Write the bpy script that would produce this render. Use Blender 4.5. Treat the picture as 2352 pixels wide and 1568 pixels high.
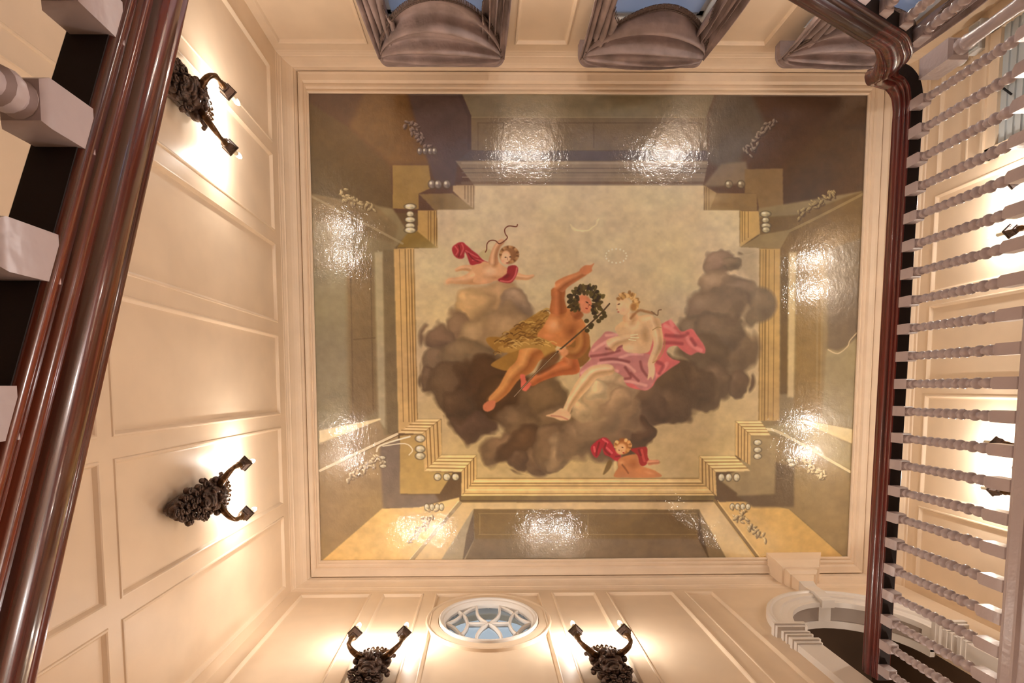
import bpy, math, random
import numpy as np
from mathutils import Vector, Matrix
PI = math.pi
random.seed(4)
for o in list(bpy.data.objects): bpy.data.objects.remove(o)
C = bpy.context.scene.collection
S = 1.35            # metres per survey unit
ZC = 1.5            # height of the viewer above the hall floor, metres
CEIL = 4.3          # ceiling above the viewer, survey units
PX0, PX1, PY0, PY1 = -1.366, 3.064, -2.312, 1.432      # painted canvas on the ceiling
XL, XR, YT, YB = -1.535, 3.38, -2.50, 1.609            # wall faces
VIEW = np.array([[0.99991897, 0.00343421, -0.01225878], [-0.00425645, 0.9976953, -0.06771916], [0.01199897, 0.06776586, 0.99762911]])

# ---------------------------------------------------------------- camera
cam = bpy.data.cameras.new('camera'); co = bpy.data.objects.new('camera', cam); C.objects.link(co)
r = VIEW
co.matrix_world = Matrix(((r[0][0], -r[1][0], -r[2][0], 0), (r[0][1], -r[1][1], -r[2][1], 0), (r[0][2], -r[1][2], -r[2][2], ZC), (0, 0, 0, 1)))
cam.sensor_width = 36; cam.lens = 1200 / 2352 * 36
cam.shift_x = (1176 - 1125.752) / 2352; cam.shift_y = (971.992 - 784) / 2352
cam.clip_start = 0.02
bpy.context.scene.camera = co
# ---------------------------------------------------------------- world, exposure
w = bpy.data.worlds.new('world'); bpy.context.scene.world = w; w.use_nodes = True
bg = w.node_tree.nodes['Background']; bg.inputs[0].default_value = (0.64, 0.73, 0.86, 1); bg.inputs[1].default_value = 2.4
vs = bpy.context.scene.view_settings
vs.view_transform = 'Standard'; vs.look = 'None'; vs.gamma = 1; vs.use_curve_mapping = False
vs.exposure = 0.36
BULB = 440.0         # emission strength of the candle bulbs
# added fill lights under the landing, no fixtures, brightening the lower hall and near rail
for y_, e_ in ((-.7, 75), (.75, 75)):
    l_ = bpy.data.lights.new('fill_under_landing', 'POINT'); l_.energy = e_; l_.color = (1.0, .94, .93); l_.shadow_soft_size = .09
    lo_ = bpy.data.objects.new('fill_under_landing', l_); C.objects.link(lo_); lo_.location = (2.75 * S, y_ * S, 1.55 * S + ZC)
cy = bpy.context.scene.cycles
cy.max_bounces = 6; cy.diffuse_bounces = 4; cy.glossy_bounces = 3; cy.transmission_bounces = 3; cy.transparent_max_bounces = 6
cy.adaptive_threshold = 0.07; cy.caustics_reflective = False; cy.caustics_refractive = False

# ---------------------------------------------------------------- helpers
def lin(c):
    return tuple(((v / 255) / 12.92 if v / 255 <= .04045 else ((v / 255 + .055) / 1.055) ** 2.4) for v in c) + (1,)
def material(name, col, rough=.5, metal=0, coat=0, noise=0, scale=20, bump=0, bscale=60, col2=None, spec=.5, stretch=None, turn=None):
    m = bpy.data.materials.new(name); m.use_nodes = True; nt = m.node_tree; b = nt.nodes['Principled BSDF']
    b.inputs['Base Color'].default_value = lin(col); b.inputs['Roughness'].default_value = rough; b.inputs['Metallic'].default_value = metal
    b.inputs['Coat Weight'].default_value = coat; b.inputs['Coat Roughness'].default_value = .08; b.inputs['Specular IOR Level'].default_value = spec
    tc = nt.nodes.new('ShaderNodeTexCoord'); mp = nt.nodes.new('ShaderNodeMapping'); nt.links.new(tc.outputs['Object'], mp.inputs[0])
    if stretch: mp.inputs['Scale'].default_value = stretch
    if turn:
        m0 = nt.nodes.new('ShaderNodeMapping'); m0.inputs['Rotation'].default_value = turn
        nt.links.new(tc.outputs['Object'], m0.inputs[0]); nt.links.new(m0.outputs[0], mp.inputs[0])
    if noise or col2:
        n = nt.nodes.new('ShaderNodeTexNoise'); n.inputs['Scale'].default_value = scale; n.inputs['Detail'].default_value = 2.5
        nt.links.new(mp.outputs[0], n.inputs['Vector'])
        rp = nt.nodes.new('ShaderNodeValToRGB'); rp.color_ramp.elements[0].position = .35; rp.color_ramp.elements[1].position = .65
        rp.color_ramp.elements[0].color = lin(col2 if col2 else tuple(v * (1 - noise) for v in col)); rp.color_ramp.elements[1].color = lin(col)
        nt.links.new(n.outputs[0], rp.inputs[0]); nt.links.new(rp.outputs[0], b.inputs['Base Color'])
    if bump:
        n2 = nt.nodes.new('ShaderNodeTexNoise'); n2.inputs['Scale'].default_value = bscale; n2.inputs['Detail'].default_value = 1.5
        nt.links.new(mp.outputs[0], n2.inputs['Vector'])
        bp = nt.nodes.new('ShaderNodeBump'); bp.inputs['Strength'].default_value = bump; bp.inputs['Distance'].default_value = .01
        nt.links.new(n2.outputs[0], bp.inputs['Height']); nt.links.new(bp.outputs[0], b.inputs['Normal'])
    return m
M = {}
M['wall'] = material('cream_wall_paint', (234, 211, 183), .42, noise=.035, scale=3, bump=.06, bscale=25)
M['cornice'] = material('cream_cornice_paint', (240, 218, 192), .5, noise=.03, scale=4, bump=.05)
M['white'] = material('white_gloss_paint', (226, 218, 210), .35, bump=.05)
M['grey'] = material('grey_panel_paint', (160, 146, 136), .5)
M['baluster'] = material('pale_mauve_grey_paint', (186, 172, 174), .3, bump=.25, bscale=35)
M['floor'] = material('oak_floor', (120, 88, 60), .4, noise=.3, scale=8)
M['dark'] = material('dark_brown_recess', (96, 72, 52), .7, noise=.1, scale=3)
M['stair'] = material('stair_stone', (180, 168, 155), .6)
M['bronze'] = material('dark_bronze', (98, 74, 62), .4, metal=.3, noise=.4, scale=30, bump=.5, bscale=70)
M['gilt'] = material('rubbed_bronze', (112, 78, 46), .3, metal=.6, noise=.3, scale=40)
M['velvet'] = material('mauve_velvet', (172, 152, 149), .85, bump=.5, bscale=30, col2=(142, 125, 122), scale=5)
M['fringe'] = material('fringe_thread', (120, 100, 92), .9, noise=.3, scale=80)
M['candle'] = material('ivory_candle_tube', (226, 214, 186), .5)
M['white_plastic'] = material('white_plastic', (215, 215, 215), .4)
M['iron'] = material('black_iron', (30, 30, 32), .5, metal=.5)
MH = dict(rough=.2, coat=.8, scale=7, bump=.1, bscale=9)
M['mahogany'] = material('polished_mahogany', (122, 46, 22), col2=(60, 18, 12), stretch=(7, .12, 7), turn=(math.atan(.382), 0, 0), **MH)
M['mahogany_level'] = material('polished_mahogany_level_rail', (110, 32, 26), col2=(62, 16, 14), stretch=(7, .12, 7), **dict(MH, coat=.45, rough=.3))
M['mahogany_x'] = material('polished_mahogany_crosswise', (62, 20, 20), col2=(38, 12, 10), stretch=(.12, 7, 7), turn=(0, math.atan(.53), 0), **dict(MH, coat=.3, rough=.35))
M['underside'] = material('shaded_rail_underside', (26, 12, 12), .8)  # near-black colour paints in the shade below the handrails
def emitter(name, col, s):
    m = bpy.data.materials.new(name); m.use_nodes = True; nt = m.node_tree; nt.nodes.clear()
    e = nt.nodes.new('ShaderNodeEmission'); e.inputs[0].default_value = col + (1,); e.inputs[1].default_value = s
    o = nt.nodes.new('ShaderNodeOutputMaterial'); nt.links.new(e.outputs[0], o.inputs[0]); return m
M['bulb'] = emitter('lit_candle_bulb', (1.0, 0.925, 0.84), BULB)
def glass(name, tint, gl=.12):
    m = bpy.data.materials.new(name); m.use_nodes = True; nt = m.node_tree; nt.nodes.clear()
    t = nt.nodes.new('ShaderNodeBsdfTransparent'); t.inputs[0].default_value = tint + (1,)
    g = nt.nodes.new('ShaderNodeBsdfGlossy'); g.inputs['Roughness'].default_value = .05
    x = nt.nodes.new('ShaderNodeMixShader'); x.inputs[0].default_value = gl
    o = nt.nodes.new('ShaderNodeOutputMaterial'); nt.links.new(t.outputs[0], x.inputs[1]); nt.links.new(g.outputs[0], x.inputs[2]); nt.links.new(x.outputs[0], o.inputs[0]); return m
M['glass'] = glass('window_glass', (.95, .97, 1)); M['old_glass'] = glass('tinted_window_glass', (.50, .51, .50), .1)
def cloth(name, col, tr):
    m = bpy.data.materials.new(name); m.use_nodes = True; nt = m.node_tree; nt.nodes.clear()
    d = nt.nodes.new('ShaderNodeBsdfDiffuse'); d.inputs[0].default_value = lin(col)
    t = nt.nodes.new('ShaderNodeBsdfTranslucent'); t.inputs[0].default_value = lin(col)
    x = nt.nodes.new('ShaderNodeMixShader'); x.inputs[0].default_value = tr
    o = nt.nodes.new('ShaderNodeOutputMaterial'); nt.links.new(d.outputs[0], x.inputs[1]); nt.links.new(t.outputs[0], x.inputs[2]); nt.links.new(x.outputs[0], o.inputs[0]); return m
M['blind'] = cloth('pale_blue_blind', (196, 198, 206), .5)
M['sheer'] = cloth('white_sheer', (232, 236, 236), .4)

def tag(o, label=None, cat=None, group=None, kind=None):
    if label: o['label'] = label
    if cat: o['category'] = cat
    if group: o['group'] = group
    if kind: o['kind'] = kind
    return o
def empty(name, loc=(0, 0, 0), rz=0):
    o = bpy.data.objects.new(name, None); C.objects.link(o); o.location = [v * S for v in loc]; o.rotation_euler = (0, 0, rz); o.empty_display_size = .1; return o
class MB:
    def __init__(s): s.v = []; s.f = []
    def add(s, vs_, fs): n = len(s.v); s.v += [tuple(v) for v in vs_]; s.f += [tuple(i + n for i in f) for f in fs]; return s
    def box(s, x0, x1, y0, y1, z0, z1):
        return s.add([(x0, y0, z0), (x1, y0, z0), (x1, y1, z0), (x0, y1, z0), (x0, y0, z1), (x1, y0, z1), (x1, y1, z1), (x0, y1, z1)],
                     [(0, 3, 2, 1), (4, 5, 6, 7), (0, 1, 5, 4), (1, 2, 6, 5), (2, 3, 7, 6), (3, 0, 4, 7)])
    def loft(s, rings, cap=True):                 # rings of equal length, closed
        n = len(rings[0]); base = len(s.v)
        for r_ in rings: s.v += [tuple(p) for p in r_]
        for i in range(len(rings) - 1):
            for j in range(n): s.f.append((base + i * n + j, base + i * n + (j + 1) % n, base + (i + 1) * n + (j + 1) % n, base + (i + 1) * n + j))
        if cap: s.f.append(tuple(base + j for j in range(n))[::-1]); s.f.append(tuple(base + (len(rings) - 1) * n + j for j in range(n)))
        return s
    def lathe(s, prof, cx=0, cy=0, n=14):          # prof: (r, z)
        return s.loft([[(cx + r_ * math.cos(2 * PI * j / n), cy + r_ * math.sin(2 * PI * j / n), z) for j in range(n)] for r_, z in prof])
    def squares(s, prof, cx=0, cy=0, rot=0):       # prof: (half, z)
        return s.loft([[(cx + h * 1.41421 * math.cos(PI / 4 + PI / 2 * j + rot), cy + h * 1.41421 * math.sin(PI / 4 + PI / 2 * j + rot), z) for j in range(4)] for h, z in prof])
    def tube(s, pts, rad, n=8, flat=1.0):
        P_ = [Vector(p) for p in pts]; rings = []; up = Vector((0.13, 0.21, 1)).normalized()
        for i, p in enumerate(P_):
            t = (P_[min(i + 1, len(P_) - 1)] - P_[max(i - 1, 0)]).normalized()
            a = t.cross(up); a = a.normalized() if a.length > 1e-4 else Vector((1, 0, 0)); b = t.cross(a)
            r_ = rad[i] if isinstance(rad, (list, tuple)) else rad
            rings.append([p + (a * math.cos(2 * PI * j / n) + b * math.sin(2 * PI * j / n) * flat) * r_ for j in range(n)])
        return s.loft(rings)
    def ball(s, c, r_, n=10, m=7, rot=None):
        rx, ry, rz = (r_, r_, r_) if not isinstance(r_, (tuple, list)) else r_
        rings = []
        for i in range(1, m):
            a = PI * i / m; rings.append([(rx * math.sin(a) * math.cos(2 * PI * j / n), ry * math.sin(a) * math.sin(2 * PI * j / n), -rz * math.cos(a)) for j in range(n)])
        rings = [[Vector(p) for p in q] for q in rings]
        if rot is not None:
            R_ = Matrix.Rotation(rot[0], 3, 'X') @ Matrix.Rotation(rot[1], 3, 'Y') @ Matrix.Rotation(rot[2], 3, 'Z')
            rings = [[R_ @ p for p in q] for q in rings]
        return s.loft([[p + Vector(c) for p in q] for q in rings])
    def grid(s, fn, nu, nv):
        b = len(s.v)
        for i in range(nu + 1):
            for j in range(nv + 1): s.v.append(tuple(fn(i / nu, j / nv)))
        for i in range(nu):
            for j in range(nv): a = b + i * (nv + 1) + j; s.f.append((a, a + nv + 1, a + nv + 2, a + 1))
        return s
    def build(s, name, mat, parent=None, smooth=None, kind=None, thick=0):
        me = bpy.data.meshes.new(name); me.from_pydata([(x * S, y * S, z * S) for x, y, z in s.v], [], s.f); me.update()
        me.materials.append(M[mat] if isinstance(mat, str) else mat)
        if smooth:
            me.polygons.foreach_set('use_smooth', [True] * len(me.polygons)); me.set_sharp_from_angle(angle=math.radians(smooth))
        o = bpy.data.objects.new(name, me); C.objects.link(o)
        if parent: o.parent = parent
        if kind: o['kind'] = kind
        if thick:
            md = o.modifiers.new('thickness', 'SOLIDIFY'); md.thickness = thick * S; md.offset = 0
        return o
def catmull(pts, n=6):
    out = []; p = [Vector(q) for q in pts]
    for i in range(len(p) - 1):
        a, b, c, d = p[max(i - 1, 0)], p[i], p[i + 1], p[min(i + 2, len(p) - 1)]
        for k in range(n):
            t = k / n; out.append(.5 * (2 * b + (c - a) * t + (2 * a - 5 * b + 4 * c - d) * t * t + (3 * b - a - 3 * c + d) * t ** 3))
    out.append(p[-1]); return out
def copy_tree(o, parent=None):
    c = o.copy(); C.objects.link(c); c.parent = parent
    for ch in o.children: copy_tree(ch, c)
    return c
# ---------------------------------------------------------------- ceiling painting (drawn procedurally, colour only)
PAW, PAH = 1536, 1296
def survey(px, py):
    # surveyed sheet coordinate -> metres on the ceiling plane, relative to the viewer
    d = np.array([(px - 1125.752) / 1200.0, (py - 971.992) / 1200.0, 1.0])
    d = VIEW.T @ d
    return d[0] / d[2] * CEIL, d[1] / d[2] * CEIL
class Canvas:
    def __init__(s):
        s.a = np.zeros((PAH, PAW, 3), np.float32)
        s.org = (0.0, 0.0); s.sc = 1.0
    def frame(s, ox, oy, sc): s.org = (ox, oy); s.sc = sc
    def T(s, pts):
        o = []
        for x, y in pts:
            X, Y = survey(s.org[0] + x * s.sc, s.org[1] + y * s.sc)
            o.append(((X - PX0) / (PX1 - PX0) * PAW, (Y - PY0) / (PY1 - PY0) * PAH))
        return np.array(o, np.float64)
    def smooth(s, p, closed=True, n=5):
        out = []; N = len(p)
        rng = range(N) if closed else range(N - 1)
        for i in rng:
            if closed: a, b, c, d = p[i - 1], p[i], p[(i + 1) % N], p[(i + 2) % N]
            else: a, b, c, d = p[max(i - 1, 0)], p[i], p[i + 1], p[min(i + 2, N - 1)]
            for k in range(n):
                t = k / n
                out.append(0.5 * (2 * b + (c - a) * t + (2 * a - 5 * b + 4 * c - d) * t * t + (3 * b - a - 3 * c + d) * t ** 3))
        if not closed: out.append(p[-1])
        return np.array(out)
    def blur(s, m, r):
        r = int(round(r))
        if r < 1: return m
        for ax in (0, 1):
            for _ in range(2):
                pw = [(0, 0), (0, 0)]; pw[ax] = (r + 1, r)
                c = np.cumsum(np.pad(m, pw, mode='edge'), axis=ax)
                m = (c[2 * r + 1:] - c[:-2 * r - 1]) / (2 * r + 1) if ax == 0 else (c[:, 2 * r + 1:] - c[:, :-2 * r - 1]) / (2 * r + 1)
        return m
    def put(s, x0, y0, m, col, alpha):
        h, w = m.shape
        X0, Y0, X1, Y1 = max(x0, 0), max(y0, 0), min(x0 + w, PAW), min(y0 + h, PAH)
        if X1 <= X0 or Y1 <= Y0: return
        mm = m[Y0 - y0:Y1 - y0, X0 - x0:X1 - x0, None] * alpha
        v = s.a[Y0:Y1, X0:X1]
        if callable(col):
            yy, xx = np.mgrid[Y0:Y1, X0:X1]; c = col(xx, yy)
        else: c = np.array(col, np.float32) / 255.0
        v[...] = v * (1 - mm) + c * mm
    def poly(s, pts, col, soft=1, alpha=1.0, sm=False, col2=None, ax=None):
        p = s.T(pts)
        if sm: p = s.smooth(p)
        mg = int(soft * 3) + 3
        x0, y0 = int(p[:, 0].min()) - mg, int(p[:, 1].min()) - mg
        x1, y1 = int(p[:, 0].max()) + mg, int(p[:, 1].max()) + mg
        x0, y0 = max(x0, -60), max(y0, -60); x1, y1 = min(x1, PAW + 60), min(y1, PAH + 60)
        ys = np.arange(y0, y1) + 0.5; xs = np.arange(x0, x1) + 0.5
        m = np.zeros((len(ys), len(xs)), bool)
        for i in range(len(p)):
            (ax_, ay), (bx, by) = p[i - 1], p[i]
            if ay == by: continue
            r = (ys >= min(ay, by)) & (ys < max(ay, by))
            if not r.any(): continue
            xi = ax_ + (ys[r] - ay) / (by - ay) * (bx - ax_)
            m[r] ^= xs[None, :] > xi[:, None]
        m = s.blur(m.astype(np.float32), soft)
        c = col
        if col2 is not None:
            q = s.T(ax); d = q[1] - q[0]; L = (d ** 2).sum()
            A = np.array(col, np.float32) / 255; B = np.array(col2, np.float32) / 255
            def c(xx, yy):
                t = np.clip(((xx - q[0][0]) * d[0] + (yy - q[0][1]) * d[1]) / L, 0, 1)[..., None].astype(np.float32)
                return A * (1 - t) + B * t
        s.put(x0, y0, m, c, alpha)
    def stroke(s, pts, w, col, alpha=1.0, soft=1, w2=None, sm=True):
        p = s.T(pts); k = 1.2 * s.sc
        if sm and len(p) > 2: p = s.smooth(p, False, 4)
        w = w * k; w2 = w if w2 is None else w2 * k
        mg = int(max(w, w2) + soft * 2 + 3)
        x0, y0 = int(p[:, 0].min()) - mg, int(p[:, 1].min()) - mg
        x1, y1 = int(p[:, 0].max()) + mg, int(p[:, 1].max()) + mg
        x0, y0 = max(x0, -60), max(y0, -60); x1, y1 = min(x1, PAW + 60), min(y1, PAH + 60)
        yy, xx = np.mgrid[y0:y1, x0:x1].astype(np.float32) + 0.5
        m = np.zeros(xx.shape, np.float32); N = len(p) - 1
        for i in range(N):
            a, b = p[i], p[i + 1]; d = b - a; L = max((d ** 2).sum(), 1e-6)
            t = np.clip(((xx - a[0]) * d[0] + (yy - a[1]) * d[1]) / L, 0, 1)
            r = (w + (w2 - w) * (i + t) / N) * 0.5
            dist = np.hypot(xx - a[0] - t * d[0], yy - a[1] - t * d[1])
            m = np.maximum(m, np.clip((r - dist) / max(soft, .5) + 0.5, 0, 1))
        s.put(x0, y0, m, col, alpha)
    def limb(s, pts, rad, col, hi=None, lo=None, la=(-.5, -.5)):
        # tapered limb: pts with radii, shaded edge and light
        N = len(pts) - 1; L = []; R = []
        P_ = [np.array(q, float) for q in pts]
        for i, q in enumerate(P_):
            t = P_[min(i + 1, N)] - P_[max(i - 1, 0)]; t = t / (np.hypot(*t) + 1e-6); n = np.array([-t[1], t[0]])
            L.append(tuple(q + n * rad[i])); R.append(tuple(q - n * rad[i]))
        s.poly(L + R[::-1], col, 1, sm=True)
        if lo is not None:
            off = np.array(la) * -0.45
            s.stroke([tuple(P_[i] + off * rad[i]) for i in range(N + 1)], rad[0] * 1.0, lo, .55, soft=max(1, rad[0] * s.sc * .9), w2=rad[-1] * 1.0)
        if hi is not None:
            off = np.array(la) * 0.5
            s.stroke([tuple(P_[i] + off * rad[i]) for i in range(N + 1)], rad[0] * .7, hi, .7, soft=max(1, rad[0] * s.sc * .8), w2=rad[-1] * .7)
    def dab(s, x, y, rx, ry, col, alpha=1.0, hard=1.0, ang=0):
        c = s.T([(x, y)])[0]; k = 1.2 * s.sc; rx *= k; ry *= k; R = int(max(rx, ry) * 1.6) + 2
        x0, y0 = int(c[0]) - R, int(c[1]) - R
        yy, xx = np.mgrid[y0:y0 + 2 * R, x0:x0 + 2 * R].astype(np.float32)
        dx, dy = xx - c[0], yy - c[1]; ca, sa = math.cos(ang), math.sin(ang)
        u, v = (dx * ca + dy * sa) / rx, (-dx * sa + dy * ca) / ry
        d = np.sqrt(u * u + v * v)
        s.put(x0, y0, np.clip((1.0 - d) * hard + 0.5 * 0, 0, 1), col, alpha)
def fbm(h, w, rs, octs, base):
    out = np.zeros((h, w), np.float32); amp = 1; tot = 0
    for o in range(octs):
        n = base * 2 ** o; g = rs.rand(n + 2, n + 2).astype(np.float32)
        y = np.linspace(0, n, h); x = np.linspace(0, n, w); iy = y.astype(int); ix = x.astype(int)
        fy = (y - iy)[:, None]; fx = (x - ix)[None]; fy = fy * fy * (3 - 2 * fy); fx = fx * fx * (3 - 2 * fx)
        a = g[iy][:, ix]; b = g[iy][:, ix + 1]; c = g[iy + 1][:, ix]; d = g[iy + 1][:, ix + 1]
        out += amp * ((a * (1 - fx) + b * fx) * (1 - fy) + (c * (1 - fx) + d * fx) * fy); tot += amp; amp *= .5
    return out / tot
def paint_ceiling():
    c = Canvas(); rs = np.random.RandomState(7); P = c.poly; S = c.stroke; D = c.dab
    c.a[:] = np.array([.34, .25, .15])
    F = lambda: c.frame(0, 0, 1)
    F()
    # --- painted architecture, upper side
    P([(700, 205), (1090, 205), (1095, 490), (700, 490)], (80, 50, 33), 1)
    P([(700, 230), (801, 293), (897, 380), (903, 480), (700, 470)], (86, 62, 33), 3, col2=(78, 66, 42), ax=[(850, 330), (715, 470)])
    P([(801, 293), (897, 382), (1000, 382), (960, 300), (930, 205), (840, 205)], (104, 72, 38), 8)
    P([(935, 205), (1056, 210), (1082, 268), (1084, 350), (1052, 376), (1045, 430), (1000, 420), (985, 378), (960, 300)], (76, 58, 56), 3)
    P([(902, 381), (985, 381), (992, 432), (962, 446), (962, 482), (903, 480)], (136, 106, 56), 1)
    P([(1056, 205), (1645, 205), (1622, 270), (1622, 346), (1082, 346), (1082, 268)], (112, 98, 76), 1)
    P([(1083, 271), (1621, 271), (1621, 346), (1083, 346)], (104, 86, 66), 1)
    for q in ([(1098, 284), (1608, 284)], [(1098, 284), (1098, 346)], [(1363, 284), (1363, 340)], [(1608, 284), (1608, 346)]): S(q, 3, (84, 68, 50), .7, 2)
    S([(1083, 271), (1621, 271)], 2, (140, 126, 98), .6)
    P([(1080, 347), (1625, 347), (1640, 371), (1050, 371)], (76, 64, 64), 1)
    P([(1046, 371), (1655, 371), (1612, 428), (1090, 428)], (124, 106, 88), 1)
    for y, w_, col in ((376, 5, (146, 128, 108)), (388, 3, (92, 74, 62)), (398, 3, (98, 80, 66)), (408, 2, (142, 120, 98)), (421, 6, (102, 76, 58))): S([(1062, y), (1640, y)], w_, col, .8)
    P([(1056, 205), (1082, 268), (1082, 346), (1074, 346), (1074, 270), (1046, 205)], (68, 50, 50), 1)
    # upper left blocks
    P([(962, 447), (1040, 445), (1090, 482), (998, 484), (978, 462)], (118, 92, 54), 1)
    P([(1041, 427), (1090, 426), (1090, 482), (1068, 466), (1041, 440)], (164, 136, 100), 1)
    for x in (1068, 1075, 1082, 1088): S([(x, 428), (x, 428 + (x - 1041) * 1.1)], 2.2, (96, 66, 42), .85)
    P([(960, 484), (1005, 484), (1006, 570), (940, 568), (940, 536), (960, 530)], (176, 138, 78), 1)
    for x in (984, 990, 998, 1003): S([(x, 486), (x, 566)], 2, (112, 78, 34), .85)
    P([(935, 534), (958, 531), (1004, 569), (912, 570)], (124, 96, 38), 1)
    S([(936, 570), (1005, 571)], 3, (104, 76, 26), .9)
    # left flank
    P([(700, 445), (903, 480), (938, 535), (905, 575), (918, 985), (740, 1100), (700, 1100)], (122, 106, 76), 2)
    P([(706, 446), (860, 470), (915, 520), (905, 560), (708, 500)], (112, 92, 62), 3)
    S([(712, 450), (790, 490), (850, 520), (925, 560)], 5, (148, 132, 102), .7, 2)
    P([(798, 600), (858, 600), (866, 945), (806, 975)], (112, 90, 60), 3)
    for q in ([(806, 610), (812, 960)], [(812, 780), (862, 776)], [(852, 610), (858, 940)]): S(q, 3, (84, 66, 42), .6, 2)
    P([(861, 580), (880, 578), (886, 985), (870, 965)], (156, 142, 112), 2)
    P([(880, 575), (905, 575), (915, 990), (890, 1000)], (108, 90, 62), 2)
    P([(905, 572), (952, 570), (960, 964), (916, 994)], (192, 154, 98), 1)
    for x, w_ in ((918, 2), (931, 3), (938, 2), (944, 4), (950, 2)): S([(x, 574), (x + 9, 968)], w_, (124, 90, 48), .8)
    P([(715, 620), (795, 620), (800, 980), (732, 985)], (126, 116, 92), 4)
    P([(734, 988), (874, 960), (876, 963), (734, 1020)], (222, 198, 152), 1)
    P([(734, 1018), (873, 966), (884, 1000), (912, 996), (736, 1082)], (142, 118, 86), 2)
    P([(734, 1085), (915, 1000), (920, 1140), (882, 1168), (738, 1290)], (152, 126, 90), 1, col2=(134, 108, 74), ax=[(860, 1040), (760, 1230)])
    S([(736, 1080), (913, 996)], 6, (222, 204, 172), .9)
    P([(873, 1025), (920, 1008), (920, 1134), (1000, 1134), (1010, 1150), (960, 1168), (880, 1166)], (110, 94, 82), 3)
    P([(919, 1000), (972, 996), (976, 1080), (1040, 1085), (1010, 1133), (919, 1133)], (168, 136, 80), 1)
    def block(tf, sd, n):
        P(tf, (222, 190, 134), 1); P(sd, (196, 160, 104), 1)
        a, b, d_, e = [np.array(q, float) for q in tf]
        for k in range(1, n):
            t = k / n; S([tuple(a + (e - a) * t), tuple(b + (d_ - b) * t)], 2.2 if k % 2 else 3.2, (138, 100, 52), .8)
        a, b, d_, e = [np.array(q, float) for q in sd]
        for k in range(1, n):
            t = k / n; S([tuple(a + (b - a) * t), tuple(e + (d_ - e) * t)], 2.2 if k % 2 else 3.4, (124, 88, 46), .85)
    block([(961, 962), (1012, 962), (970, 996), (914, 994)], [(970, 996), (1013, 962), (1016, 1042), (975, 1080)], 5)
    block([(1014, 1044), (1095, 1044), (1060, 1083), (974, 1081)], [(1060, 1083), (1095, 1045), (1095, 1100), (1060, 1138)], 5)
    # lower side
    P([(1095, 1096), (1604, 1096), (1640, 1137), (1060, 1139)], (206, 170, 110), 1)
    for y, w_, cc in ((1098, 2, (120, 90, 48)), (1104, 3, (232, 200, 140)), (1109, 2.5, (124, 90, 46)), (1115, 3, (130, 96, 52)), (1124, 4, (224, 190, 130)), (1132, 2.5, (140, 106, 60)), (1136, 2, (228, 198, 140))): S([(1096 - (y - 1096) * .9, y), (1603 + (y - 1096) * .9, y)], w_, cc, .85)
    P([(1060, 1138), (1640, 1137), (1640, 1153), (1056, 1153)], (112, 90, 50), 1)
    S([(1057, 1149), (1638, 1149)], 4, (84, 62, 32), .8)
    P([(1056, 1153), (1640, 1152), (1740, 1290), (947, 1290)], (196, 166, 120), 1)
    P([(1088, 1168), (1605, 1169), (1634, 1290), (1062, 1290)], (106, 82, 46), 1)
    P([(1075, 1236), (1620, 1236), (1632, 1290), (1060, 1290)], (110, 90, 68), 3)
    for q in ([(1100, 1178), (1598, 1178)], [(1102, 1180), (1102, 1226)], [(1230, 1180), (1230, 1226)], [(1350, 1180), (1350, 1226)], [(1100, 1226), (1598, 1226)]): S(q, 2.5, (140, 116, 74), .55, 1.5)
    P([(1087, 1168), (1090, 1236), (1066, 1290), (1010, 1290)], (150, 134, 110), 1)
    P([(1088, 1172), (1090, 1236), (1062, 1290), (1072, 1225)], (92, 76, 62), 1)
    P([(1604, 1169), (1672, 1290), (1628, 1290), (1602, 1236)], (118, 96, 66), 1)
    P([(1603, 1172), (1612, 1225), (1630, 1290), (1602, 1236)], (72, 52, 26), 1)
    P([(878, 1167), (962, 1164), (1055, 1141), (1056, 1154), (944, 1290), (736, 1290)], (212, 176, 118), 1, col2=(206, 164, 100), ax=[(980, 1170), (760, 1280)])
    S([(1057, 1154), (945, 1285)], 8, (146, 124, 92), .95)
    S([(1053, 1150), (940, 1285)], 2, (226, 202, 160), .8)
    # right flank and corners
    P([(1640, 1152), (1732, 1150), (1810, 1167), (1950, 1290), (1738, 1290)], (200, 160, 96), 1, col2=(188, 146, 82), ax=[(1700, 1160), (1850, 1280)])
    S([(1640, 1148), (1742, 1284)], 7, (116, 88, 46), .95); S([(1647, 1148), (1749, 1284)], 2, (214, 180, 120), .7)
    P([(1645, 205), (2000, 205), (2000, 460), (1826, 505), (1700, 486), (1614, 484), (1614, 428), (1625, 372), (1622, 270)], (84, 58, 42), 1, col2=(66, 42, 28), ax=[(1660, 240), (1950, 330)])
    P([(1645, 215), (1725, 220), (1765, 300), (1705, 350), (1692, 410), (1625, 372), (1623, 270)], (86, 74, 62), 6)
    P([(1796, 386), (1840, 346), (1900, 300), (1985, 300), (1985, 450), (1830, 500), (1797, 476)], (74, 50, 32), 5)
    P([(1655, 378), (1712, 372), (1720, 420), (1640, 430), (1614, 428)], (118, 98, 78), 3)
    P([(1709, 390), (1796, 388), (1797, 478), (1742, 486), (1736, 445), (1709, 445)], (120, 92, 58), 1)
    P([(1616, 427), (1645, 445), (1737, 445), (1737, 485), (1616, 485)], (124, 96, 60), 1)
    P([(1616, 427), (1644, 445), (1628, 484), (1616, 484)], (150, 122, 84), 1)
    for x in (1617, 1621, 1627): S([(x, 432), (x, 484)], 2, (98, 72, 42), .8)
    P([(1740, 480), (1979, 440), (1985, 1290), (1950, 1290), (1812, 1168), (1690, 1138), (1742, 960), (1742, 570)], (128, 108, 74), 2)
    P([(1742, 500), (1826, 495), (1979, 440), (1979, 548), (1830, 604), (1745, 570)], (106, 80, 44), 2)
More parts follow.
